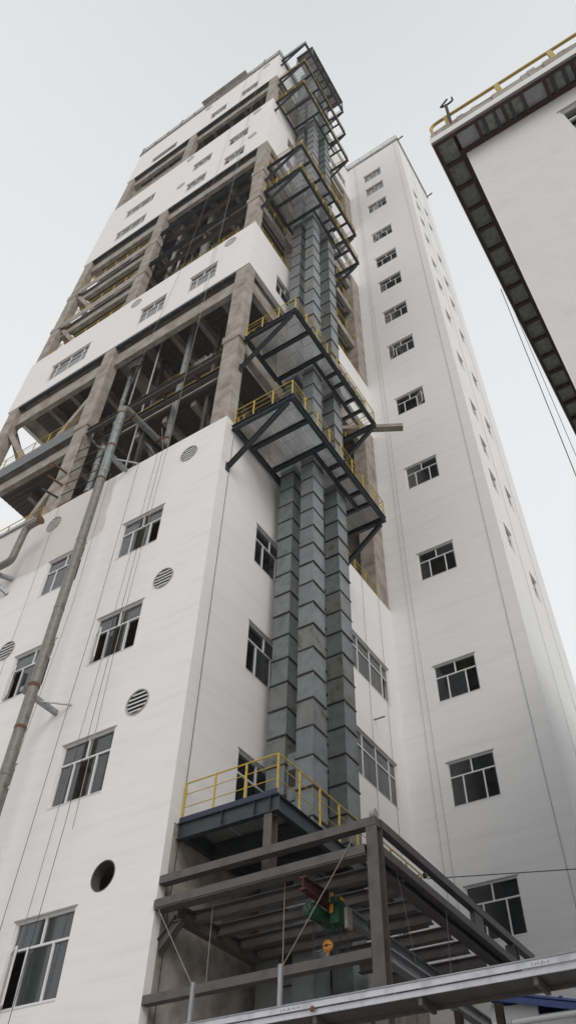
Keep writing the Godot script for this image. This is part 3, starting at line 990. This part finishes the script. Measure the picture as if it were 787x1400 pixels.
	ib(t2, "beam", Vector3(0.95, 99.25, -1.8), Vector3(0.95, 99.25, -8.4), 0.14, 0.26, M.slate)
	for k in 6:
		ib(t2, "beam", Vector3(1.03, 99.26, -1.95 - k * 1.27), Vector3(2.77, 99.26, -1.95 - k * 1.27), 0.12, 0.22, M.slate)
	for z in [-1.95, -8.25]:
		for x in [0.95, 2.85]:
			bx(t2, "post", Vector3(x - 0.06, 94.61, z - 0.06), Vector3(x + 0.06, 99.12, z + 0.06), M.slate)

func gantry() -> void:
	var t := thing("hoist_gantry", "brown grey steel gantry frame carrying the green hoist", "gantry", Vector3(0, 0, 0))
	# front rails
	bx(t, "beam", Vector3(0.0, 9.36, 0.0), Vector3(5.66, 9.54, -0.22), M.brownsteel)
	ib(t, "beam", Vector3(0.0, 8.88, -0.1), Vector3(5.42, 8.88, -0.1), 0.3, 0.22, M.brownsteel)
	bx(t, "beam", Vector3(0.0, 8.8, 0.065), Vector3(5.42, 8.965, 0.055), M.brownsteel)
	bx(t, "beam", Vector3(0.0, 6.9, 0.0), Vector3(5.42, 7.07, -0.2), M.brownsteel)
	# posts
	for z in [-0.14, -7.4]:
		ib(t, "post", Vector3(5.55, 0, z), Vector3(5.55, 9.355 if z > -1.0 else 9.37, z), 0.25, 0.26, M.brownsteel)
	for z in [-4.9]:
		bx(t, "spacer", Vector3(5.52, 8.995, z), Vector3(5.64, 9.375, z - 0.5), M.brownsteel)
	# side rails
	bx(t, "beam", Vector3(5.5, 9.38, -0.24), Vector3(5.67, 9.56, -8.8), M.brownsteel)
	bx(t, "beam", Vector3(5.5, 8.82, -0.28), Vector3(5.68, 8.99, -7.3), M.brownsteel)
	ib(t, "beam", Vector3(5.36, 8.84, -0.28), Vector3(5.36, 8.84, -7.3), 0.24, 0.3, M.brownsteel, 0.03)
	ib(t, "beam", Vector3(5.6, 6.98, -0.27), Vector3(5.6, 6.98, -7.3), 0.2, 0.24, M.galv_matte, 0.025)
	ib(t, "beam", Vector3(0.45, 8.72, -0.26), Vector3(0.45, 8.72, -3.35), 0.24, 0.34, M.brownsteel, 0.03)
	for z in [-0.75, -1.65, -2.55, -3.3]:
		ib(t, "cross_beam", Vector3(0.58, 8.75, z), Vector3(5.23, 8.75, z), 0.2, 0.26, M.brownsteel)
	for z in [-4.3, -5.25, -6.3, -7.2]:
		ib(t, "cross_beam", Vector3(2.3, 8.75, z), Vector3(5.23, 8.75, z), 0.2, 0.26, M.brownsteel)
	for x in [2.6, 4.6]:
		bx(t, "strip", Vector3(x, 8.79, -1.4), Vector3(x + 0.9, 8.81, -1.52), M.galv_matte)
	# monorail: red end, grey green rest
	ib(t, "monorail", Vector3(4.0, 8.49, 0.12), Vector3(4.0, 8.49, -1.0), 0.16, 0.26, M.redbeam, 0.03).set_meta("label", "red painted end of the hoist monorail")
	ib(t, "monorail", Vector3(4.0, 8.49, -1.0), Vector3(4.0, 8.49, -7.2), 0.16, 0.26, M.pipe_blue, 0.03)
	ib(t, "brace", Vector3(-0.02, 8.05, -0.3), Vector3(0.5, 8.6, -0.32), 0.2, 0.24, M.brownsteel)
	tube(t, "pulley", [Vector3(5.5, 9.66, -0.14), Vector3(5.62, 9.66, -0.14)], 0.1, M.lintel, 12)
	tube(t, "pulley", [Vector3(5.58, 9.2, -2.3), Vector3(5.66, 9.2, -2.3)], 0.06, M.slate, 10)

func hoist() -> void:
	var t := thing("electric_hoist", "green electric hoist with orange hook block under the red beam", "hoist", Vector3(0, 0, 0))
	var x := 3.92
	var y := 8.27
	# drum along the rail with stepped end cap
	var prof := [[-0.45, 0.0], [-0.45, 0.12], [-0.47, 0.135], [-0.56, 0.155], [-0.6, 0.17], [-0.66, 0.17], [-0.67, 0.15], [-1.25, 0.15], [-1.26, 0.18], [-1.34, 0.18], [-1.36, 0.12], [-1.55, 0.11], [-1.57, 0.0]]
	put(t, "drum", lathe(prof), M.green, Transform3D(Basis(), Vector3(x - 0.14, y - 0.03, 0)))
	put(t, "end_cap", lathe([[-0.42, 0.0], [-0.42, 0.085], [-0.45, 0.1], [-0.46, 0.0]]), M.green, Transform3D(Basis(), Vector3(x - 0.14, y - 0.03, 0)))
	bx(t, "gear_box", Vector3(x + 0.12, y - 0.24, -0.88), Vector3(x + 0.32, y + 0.1, -1.26), M.green)
	bx(t, "motor", Vector3(x + 0.02, y + 0.12, -0.8), Vector3(x + 0.3, y + 0.25, -1.2), M.green)
	for z in [-0.78, -1.22]:
		bx(t, "trolley_plate", Vector3(x - 0.06, y + 0.16, z), Vector3(x - 0.045, y + 0.42, z - 0.16), M.hook)
		bx(t, "trolley_plate", Vector3(x + 0.165, y + 0.14, z), Vector3(x + 0.18, y + 0.42, z - 0.16), M.hook)
		for s in [-0.02, 0.14]:
			tube(t, "wheel", [Vector3(x + s - 0.02, y + 0.25, z - 0.08), Vector3(x + s + 0.02, y + 0.25, z - 0.08)], 0.05, M.green, 12)
	bx(t, "warning_panel", Vector3(x + 0.14, y - 0.05, -0.835), Vector3(x + 0.22, y + 0.12, -0.849), M.hook)
	bx(t, "control_box", Vector3(x + 0.4, y - 0.34, -0.98), Vector3(x + 0.48, y + 0.06, -1.18), M.cream)
	var by := 7.62
	var bc := Vector3(x + 0.05, by, -0.9)
	for k in 4:
		tube(t, "wire_rope", [Vector3(bc.x - 0.12 + k * 0.08, y - 0.12, bc.z), Vector3(bc.x - 0.075 + k * 0.05, by + 0.08, bc.z)], 0.008, M.cable, 5)
	for k in 3:
		tube(t, "wire_rope", [Vector3(x - 0.22 + k * 0.05, y - 0.12, -0.75), Vector3(x - 0.22 + k * 0.05, by + 0.06 * k, -0.75)], 0.007, M.cable, 5)
	put(t, "hook_block", lathe([[-0.055, 0.0], [-0.055, 0.07], [-0.03, 0.115], [0.03, 0.115], [0.055, 0.07], [0.055, 0.0]]), M.hook, Transform3D(Basis(), bc))
	put(t, "sheave", lathe([[0.056, 0.0], [0.056, 0.03], [0.066, 0.03], [0.066, 0.0]]), M.dark, Transform3D(Basis(), bc))
	for s in [-1, 1]:
		bx(t, "slot", bc + Vector3(s * 0.04, -0.008, 0.0565), bc + Vector3(s * 0.09, 0.008, 0.05), M.dark)
	tube(t, "hook", rounded([bc + Vector3(0, -0.1, 0), bc + Vector3(0, -0.17, 0), bc + Vector3(-0.07, -0.22, 0), bc + Vector3(0, -0.29, 0), bc + Vector3(0.07, -0.22, 0)], 0.05), 0.02, M.hook, 7)
	tube(t, "power_cable", rounded([Vector3(x + 0.3, y - 0.25, -1.0), Vector3(x + 0.3, y - 0.55, -1.0), Vector3(x + 0.12, y - 0.62, -1.0), Vector3(x + 0.2, y - 0.85, -1.0), Vector3(x + 0.45, y - 0.8, -1.0), Vector3(x + 0.5, y - 0.5, -1.0), Vector3(x + 0.3, y - 0.42, -1.0)], 0.12, 5), 0.012, M.cable, 6)
	tube(t, "power_cable", rounded([Vector3(x - 0.12, y - 0.16, -0.7), Vector3(x - 0.2, y - 0.7, -0.7), Vector3(x - 0.05, y - 0.86, -0.7), Vector3(x + 0.06, y - 0.75, -0.72)], 0.12, 5), 0.01, M.cable, 6)
	tube(t, "power_cable", rounded([Vector3(3.98, 8.24, 0.05), Vector3(3.98, 8.1, -0.1), Vector3(3.85, 8.15, -0.4)], 0.08), 0.01, M.cable, 6)

# turned shape about the local z axis; profile of [z, radius]
func lathe(prof: Array, n := 24) -> Mesh:
	var st := begin()
	for i in prof.size() - 1:
		for k in n:
			var a := TAU * k / n
			var b := TAU * (k + 1) / n
			var p := []
			for q in [[i, a], [i, b], [i + 1, b], [i + 1, a]]:
				var r: float = prof[q[0]][1]
				p.append(Vector3(cos(q[1]) * r, sin(q[1]) * r, prof[q[0]][0]))
			if prof[0][0] < prof[-1][0]:
				quad2(st, p[0], p[1], p[2], p[3])
			else:
				quad2(st, p[3], p[2], p[1], p[0])
	return st.commit()

func quad2(st: SurfaceTool, a: Vector3, b: Vector3, c: Vector3, d: Vector3) -> void:
	var n := (c - a).cross(d - b).normalized()
	for p in [a, c, b, a, d, c]:
		st.set_normal(n)
		st.add_vertex(p)

func yard() -> void:
	# pale cable tray beam crossing in front of the gantry foot
	var t := thing("tray_beam", "pale grey steel cable tray beam crossing below the gantry", "beam", Vector3(0, 0, 0))
	var z := 2.3
	bx(t, "lip", Vector3(1.2, 5.575, z + 0.012), Vector3(12.0, 5.595, z - 0.03), M.galv_matte)
	bx(t, "fascia", Vector3(1.2, 5.49, z), Vector3(12.0, 5.574, z - 0.03), M.alu)
	bx(t, "fascia", Vector3(1.2, 5.40, z - 0.035), Vector3(12.0, 5.478, z - 0.06), M.alu)
	bx(t, "tray_floor", Vector3(1.2, 5.41, z - 0.061), Vector3(12.0, 5.43, z - 0.6), M.brownsteel)
	bx(t, "rear_lip", Vector3(1.2, 5.36, z - 0.55), Vector3(12.0, 5.409, z - 0.6), M.brownsteel)
	for x in [2.2, 3.9, 5.55, 7.3, 9.0, 10.7]:
		bx(t, "bracket", Vector3(x, 5.3, z - 0.07), Vector3(x + 0.06, 5.405, z - 0.54), M.brownsteel)
	for x in [5.53]:
		put(t, "rust_clamp", lathe([[-0.02, 0.0], [-0.02, 0.03], [0.0, 0.045], [0.012, 0.02], [0.016, 0.0]], 9), M.rust, Transform3D(Basis(), Vector3(x + 0.06, 5.47, z + 0.012)))
	# stencilled marks on the fascia
	for g in [[5.02, 9, true], [9.05, 6, false]]:
		for k in g[1]:
			var a: float = g[0] + k * 0.042
			var tall: float = 0.018 if k % 3 == 0 else 0.010
			bar(t, "stencil_mark", Vector3(a, 5.523 - tall, z + 0.002), Vector3(a + (0.014 if k % 2 else -0.006), 5.523 + tall, z + 0.002), 0.004, 0.008, M.ink)
	for x in [3.17, 4.93]:
		bx(t, "stub_post", Vector3(x, 5.596, z - 0.02), Vector3(x + 0.065, 6.2, z - 0.07), M.galv_matte)
	for x in [7.6, 8.22]:
		ib(t, "support_post", Vector3(x, 0, z - 0.75), Vector3(x, 5.36, z - 0.75), 0.1, 0.1, M.blackbrown)
	for x in [2.0, 11.5]:
		ib(t, "support_post", Vector3(x, 0, z - 0.3), Vector3(x, 5.3, z - 0.3), 0.14, 0.14, M.brownsteel)
	# shed with a blue corrugated roof
	var s := thing("panel_shed", "small grey panel shed with a blue corrugated roof", "shed", Vector3(0, 0, 0))
	var k := 0
	var x := 6.75
	while x < 12.2:
		var top := 6.62 - (x + 0.45 - 6.75) * 0.235
		bx(s, "panel", Vector3(x, 0, -2.0), Vector3(x + 0.89, top - 0.1, -2.08), M.panelgrey)
		bx(s, "panel", Vector3(x, 0, -7.0), Vector3(x + 0.89, top - 0.1, -6.92), M.panelgrey)
		x += 0.9
	bx(s, "panel", Vector3(6.75, 0, -2.09), Vector3(6.83, 6.5, -6.91), M.panelgrey)
	bx(s, "panel", Vector3(12.06, 0, -2.09), Vector3(12.14, 5.1, -6.91), M.panelgrey)
	var st := begin()
	for i in 28:
		var za := -1.8 - i * 0.19
		var zs := [[za, 0.0], [za - 0.06, 0.05], [za - 0.11, 0.05], [za - 0.17, 0.0], [za - 0.19, 0.0]]
		for j in 4:
			var p := Vector3(6.6, 6.68 + zs[j][1], zs[j][0])
			var q := Vector3(6.6, 6.68 + zs[j + 1][1], zs[j + 1][0])
			var dx := Vector3(5.8, -5.8 * 0.235, 0)
			quad(st, p, p + dx, q + dx, q)
			var th := Vector3(0, -0.012, 0)
			quad(st, q + th, q + dx + th, p + dx + th, p + th)
	put(s, "roof", st.commit(), M.roofblue)
	bar(s, "verge_trim", Vector3(6.6, 6.6, -1.82), Vector3(12.4, 6.6 - 5.8 * 0.235, -1.82), 0.03, 0.10, M.roofblue)
	for i in 9:
		bx(s, "roof_screw", Vector3(6.9 + i * 0.6, 6.69 - i * 0.6 * 0.235 - 0.07, -1.84), Vector3(6.96 + i * 0.6, 6.74 - i * 0.6 * 0.235 - 0.07, -1.9), M.roofblue)
	var wp := thing("white_pipe", "white pipe running in front of the panel shed", "pipe", Vector3(0, 0, 0))
	tube(wp, "tube", [Vector3(7.35, 5.70, -0.5), Vector3(13.0, 5.70, -0.5)], 0.045, M.panelgrey, 12)
	for xx in [7.5, 9.6, 12.5]:
		tube(wp, "coupling", [Vector3(xx, 5.70, -0.5), Vector3(xx + 0.16, 5.70, -0.5)], 0.056, M.galv_matte, 12)
		bx(wp, "stand", Vector3(xx + 0.05, 0, -0.53), Vector3(xx + 0.11, 5.64, -0.47), M.brownsteel)

func pipes() -> void:
	# the big riser on brackets
	var t := thing("riser_pipe", "long weathered grey riser pipe on brackets in front of the white wall", "pipe", Vector3(0, 0, 0))
	var cx := -5.2
	var cz := 1.28
	tube(t, "pipe_run", [Vector3(cx, 0, cz), Vector3(cx, 26.2, cz)], 0.175, M.pipe, 20)
	tube(t, "pipe_run", [Vector3(cx, 26.25, cz), Vector3(cx, 31.0, cz)], 0.175, M.pipe_blue, 20)
	for y in [13.0, 14.5, 19.2, 22.6, 26.22]:
		tube(t, "weld_band", [Vector3(cx, y - 0.05, cz), Vector3(cx, y + 0.05, cz)], 0.186, M.rust if y in [14.5, 26.22] else M.pipe, 20)
	tube(t, "elbow", rounded([Vector3(cx, 30.9, cz), Vector3(cx, 31.45, cz), Vector3(cx + 0.05, 31.45, cz - 0.55)], 0.3, 6), 0.18, M.pipe, 18)
	tube(t, "pipe_run", [Vector3(cx + 0.05, 31.45, cz - 0.5), Vector3(cx + 0.15, 31.45, -1.0)], 0.16, M.pipe_blue, 18)
	tube(t, "elbow", rounded([Vector3(cx + 0.15, 31.45, -0.95), Vector3(cx + 0.17, 31.45, -1.5), Vector3(cx + 0.17, 32.05, -1.5)], 0.3, 6), 0.165, M.pipe, 18)
	tube(t, "pipe_run", [Vector3(cx + 0.17, 32.0, -1.5), Vector3(cx + 0.17, 43.5, -1.5)], 0.16, M.pipe_blue, 18)
	for e in [[Vector3(cx, 30.86, cz), Vector3(cx, 30.94, cz), 0.192], [Vector3(cx + 0.045, 31.45, cz - 0.5), Vector3(cx + 0.055, 31.45, cz - 0.6), 0.192], [Vector3(cx + 0.15, 31.45, -0.9), Vector3(cx + 0.15, 31.45, -1.0), 0.2], [Vector3(cx + 0.17, 32.0, -1.5), Vector3(cx + 0.17, 32.1, -1.5), 0.2]]:
		tube(t, "weld_band", [e[0], e[1]], e[2], M.rust, 20)
	for y in [15.85, 28.3]:
		bar(t, "bracket", Vector3(-5.42, y, cz + 0.25), Vector3(-5.42, y, 0.0), 0.14, 0.16, M.galv_matte)
		bar(t, "bracket_tie", Vector3(-5.42, y, 0.75), Vector3(-4.8, y + 0.1, 0.0), 0.05, 0.05, M.galv_matte)
		tube(t, "clamp", [Vector3(cx, y + 0.1, cz), Vector3(cx, y + 0.22, cz)], 0.19, M.rust, 20)
	# small pipe with a bend at the left
	var t2 := thing("bent_pipe", "grey pipe bent twice beside the beige render patch", "pipe", Vector3(0, 0, 0))
	tube(t2, "tube", rounded([Vector3(-9.3, 26.62, 0.75), Vector3(-10.15, 26.62, 0.75), Vector3(-10.3, 24.62, 0.75), Vector3(-12.6, 24.75, 0.75)], 0.3, 6), 0.16, M.pipe, 14)
	tube(t2, "flange", [Vector3(-9.32, 26.62, 0.75), Vector3(-9.26, 26.62, 0.75)], 0.2, M.rust, 14)
	bar(t2, "bracket", Vector3(-11.6, 24.6, 0.9), Vector3(-10.87, 24.43, 0.0), 0.16, 0.16, M.galv_matte)
	bar(t2, "bracket", Vector3(-11.6, 24.4, 0.85), Vector3(-10.87, 23.6, 0.0), 0.14, 0.14, M.galv_matte)
	# pipes in the open storeys: x, z, from, to, radius, colour, label
	var list := [
		[-9.3, -1.35, 36.2, 43.3, 0.13, "pipe_blue", "blue grey upright pipe beside the middle column in the lowest open storey, upper floor"],
		[-9.42, -1.15, 28.4, 34.6, 0.17, "pipe_blue", "blue grey upright pipe beside the middle column standing on the lower wall"],
		[-8.75, -1.25, 28.4, 33.6, 0.18, "pipe", "weathered short pipe between the riser and the blue grey pipe"],
		[-6.9, -1.0, 28.5, 43.2, 0.045, "lintel", "thin pale rod hanging in the lowest open storey"],
		[-8.45, -1.2, 36.2, 43.2, 0.05, "rope", "thin brownish rod beside the blue grey pipe"],
		[-6.55, -2.1, 49.5, 65.4, 0.32, "pipe", "wide grey pipe rising through the second open storey"],
		[-9.0, -1.4, 49.5, 64.0, 0.16, "pipe", "slim grey pipe beside the middle column of the second open storey"],
		[-8.3, -1.5, 49.5, 58.0, 0.08, "lintel", "thin pale pipe next to the slim grey one in the second open storey"]]
	for p in list:
		var o := thing("pipe", p[6], "pipe", Vector3(p[0], p[2], p[1]))
		tube(o, "tube", [Vector3.ZERO, Vector3(0, p[3] - p[2], 0)], p[4], M[p[5]], 12)
		for k in range(1, 3):
			var yy: float = (p[3] - p[2]) * k / 3.0
			tube(o, "coupling", [Vector3(0, yy, 0), Vector3(0, yy + 0.12, 0)], p[4] * 1.18, M.lintel, 12)
	var tank := thing("storage_tank", "dark blue tank standing in the left bay of the lowest open storey", "tank", Vector3(-15.9, 36.01, -3.2))
	var tb := Basis(Vector3.RIGHT, -PI / 2)
	put(tank, "shell", lathe([[0.4, 0.0], [0.4, 1.2], [3.2, 1.2], [3.4, 1.1], [3.75, 0.5], [3.8, 0.0]], 28), M.tankblue, Transform3D(tb, Vector3.ZERO))
	for k in 3:
		put(tank, "hoop", lathe([[0.6 + k * 1.1, 1.2], [0.6 + k * 1.1, 1.24], [0.7 + k * 1.1, 1.24], [0.7 + k * 1.1, 1.2]], 28), M.tankblue, Transform3D(tb, Vector3.ZERO))
		var an := TAU * k / 3.0
		bx(tank, "foot", Vector3(cos(an) * 0.9 - 0.1, 0, sin(an) * 0.9 - 0.1), Vector3(cos(an) * 0.9 + 0.1, 0.42, sin(an) * 0.9 + 0.1), M.slate)
	# rusty scaffold ladder at the foot of the middle column
	var sc := thing("scaffold_frame", "rusty scaffold rods beside the foot of the middle concrete column", "scaffold", Vector3(0, 0, 0))
	for x in [-9.9, -7.4]:
		tube(sc, "upright", [Vector3(x, 28.36, -0.15), Vector3(x + 0.1, 34.2, -0.1)], 0.03, M.rust, 6)
	for k in 6:
		tube(sc, "ledger", [Vector3(-10.0, 28.6 + k * 0.85, -0.08), Vector3(-7.2, 28.75 + k * 0.85, -0.2 - 0.1 * (k % 3))], 0.028, M.slate if k % 2 else M.rust, 6)
	for k in 3:
		tube(sc, "stub", [Vector3(-9.9, 29.3 + k * 0.9, -0.1), Vector3(-10.3, 29.45 + k * 1.0, 0.7)], 0.06, M.rust if k else M.slate, 8)
	for k in 7:
		tube(sc, "wire", [Vector3(-4.4 + k * 0.1, 28.4, -0.5), Vector3(-5.2 + rng.randf_range(-0.5, 0.7), 29.5 + k * 0.35, -0.6)], 0.018, M.ropegrey, 5)
	# tangled cable bundles on the steel beams
	for c in [[Vector3(-8.6, 41.6, -0.9), "grey cable tangle at the head of the blue grey pipe"], [Vector3(-2.3, 35.1, -0.3), "grey cable tangle on the steel beam by the corner column"]]:
		var o := thing("cable_tangle", c[1], "cables", c[0])
		for k in 14:
			var pts := []
			for j in 7:
				pts.append(Vector3(rng.randf_range(-0.55, 0.55), rng.randf_range(-0.35, 0.35), rng.randf_range(-0.15, 0.15)))
			tube(o, "strand", rounded(pts, 0.08, 3), 0.016, M.lintel, 5)
	# concrete arm sticking out past the platform corner
	var arm := bar(bld, "concrete_arm", Vector3(-0.3, 36.3, -7.4), Vector3(3.95, 35.95, -9.45), 0.34, 0.26, M.concrete)
	arm.set_meta("label", "brown concrete arm sticking out past the platform corner")

func cables() -> void:
	var list := [
		# points, radius, material, label
		[[Vector3(-4.35, 28.3, 0.3), Vector3(-4.45, 19.0, 0.3), Vector3(-4.9, 6.0, 0.3)], 0.009, "cable", "black cable hanging over the edge of the nearer window column"],
		[[Vector3(-2.0, 95.0, 0.25), Vector3(-2.36, 64.1, 0.3), Vector3(-2.6, 45.0, 0.3), Vector3(-2.76, 29.7, 0.3), Vector3(-3.05, 17.0, 0.3), Vector3(-3.02, 11.3, 0.3)], 0.012, "rope", "pale rope hanging down the whole facade in front of the windows"],
		[[Vector3(-2.15, 95.0, 0.3), Vector3(-2.5, 64.1, 0.32), Vector3(-2.95, 29.7, 0.35), Vector3(-3.3, 11.5, 0.35), Vector3(-3.75, 4.0, 0.3)], 0.009, "cable", "thin dark line hanging just beside the pale facade rope"],
		[[Vector3(-3.9, 95.0, 0.25), Vector3(-4.55, 64.7, 0.3), Vector3(-5.3, 49.1, 0.3), Vector3(-6.2, 41.0, 0.3), Vector3(-7.1, 33.0, 0.25), Vector3(-7.2, 29.0, 0.1)], 0.011, "ropegrey", "grey rope slanting across the open storeys"],
		[[Vector3(-6.1, 28.3, 0.25), Vector3(-5.92, 20.7, 0.28), Vector3(-6.3, 14.0, 0.3), Vector3(-6.6, 8.0, 0.3)], 0.008, "ropegrey", "thin grey line hanging close behind the riser pipe"],
		[[Vector3(-9.25, 28.3, 0.15), Vector3(-9.0, 22.1, 0.2), Vector3(-8.9, 10.0, 0.2)], 0.008, "ropegrey", "thin line hanging past the vent in the beige patch"],
		[[Vector3(-3.5, 28.0, 0.15), Vector3(-3.75, 17.0, 0.15), Vector3(-4.15, 8.0, 0.15)], 0.009, "ropegrey", "faint grey line hanging across the middle of the nearer windows"],
		[[Vector3(0.02, 27.5, -0.56), Vector3(0.02, 18.0, -0.5), Vector3(0.05, 12.1, -0.44), Vector3(0.02, 11.5, -0.5), Vector3(0.03, 9.0, -0.42), Vector3(0.03, 0.4, -0.5)], 0.009, "cable", "black cable running down the side wall near the building corner"],
		[[Vector3(0.04, 28.3, -11.2), Vector3(0.04, 7.0, -11.5)], 0.007, "ropegrey", "thin line down the side wall across the wide windows"],
		[[Vector3(0.04, 28.3, -12.9), Vector3(0.04, 7.0, -13.1)], 0.007, "ropegrey", "thin line down the side wall beside the wide windows"],
		[[Vector3(0.85, 95.9, -14.2), Vector3(1.0, 29.7, -14.18), Vector3(1.25, 10.0, -14.2)], 0.007, "ropegrey", "thin line down the stair tower front nearest the inner corner"],
		[[Vector3(1.05, 95.9, -14.2), Vector3(1.25, 29.7, -14.18), Vector3(1.62, 10.0, -14.2)], 0.007, "ropegrey", "second thin line down the stair tower front left of its windows"],
		[[Vector3(5.95, 95.9, -14.24), Vector3(5.86, 47.4, -14.24), Vector3(5.68, 10.0, -14.24)], 0.007, "cable", "dark conductor down the stair tower front right of its windows"],
		[[Vector3(6.48, 95.9, -17.1), Vector3(6.48, 8.0, -17.1)], 0.007, "ropegrey", "thin line down the stair tower flank between the window rows"],
		[[Vector3(6.48, 95.9, -19.9), Vector3(6.48, 8.0, -19.9)], 0.007, "ropegrey", "thin line down the stair tower flank beyond its farther windows"],
		[[Vector3(11.8, 24.6, 1.25), Vector3(11.8, 8.0, 1.25)], 0.011, "cable", "black cable hanging from the dark eaves"],
		[[Vector3(11.86, 24.6, 0.2), Vector3(11.95, 8.0, 0.0)], 0.008, "cable", "thin wire hanging close beside the eaves cable"],
		[[Vector3(2.3, 12.75, -10.0), Vector3(7.0, 12.02, -10.0), Vector3(11.0, 11.7, -10.0)], 0.014, "blue", "blue wire stretched across the stair tower"],
		[[Vector3(0.0, 8.95, 0.03), Vector3(1.3, 7.1, 0.03)], 0.008, "rope", "pale rope slanting down across the gantry by the wall"],
		[[Vector3(1.41, 8.8, -0.3), Vector3(1.42, 7.0, -0.3)], 0.007, "rope", "pale rope hanging straight from the gantry near the slanting rope"],
		[[Vector3(3.29, 8.95, -0.3), Vector3(3.29, 7.0, -0.3)], 0.009, "rope", "pale rope hanging straight from the gantry beside the hoist"],
		[[Vector3(5.15, 9.1, 0.08), Vector3(3.55, 7.05, 0.08)], 0.009, "rope", "pale rope slanting across the gantry in front of the hoist"],
		[[Vector3(5.6, 9.0, -0.8), Vector3(5.5, 8.5, -1.3), Vector3(5.4, 7.1, -2.0)], 0.007, "ropegrey", "grey wire slanting inside the gantry by its front post"],
		[[Vector3(5.62, 8.9, -3.25), Vector3(5.55, 7.1, -3.2)], 0.009, "ropegrey", "grey rope hanging from the gantry side rail"]]
	for c in list:
		var o := put(self, "hanging_cable", tube_mesh(c[0], c[1], 6), M[c[2]])
		tag(o, c[3], "cable", "cables and ropes")
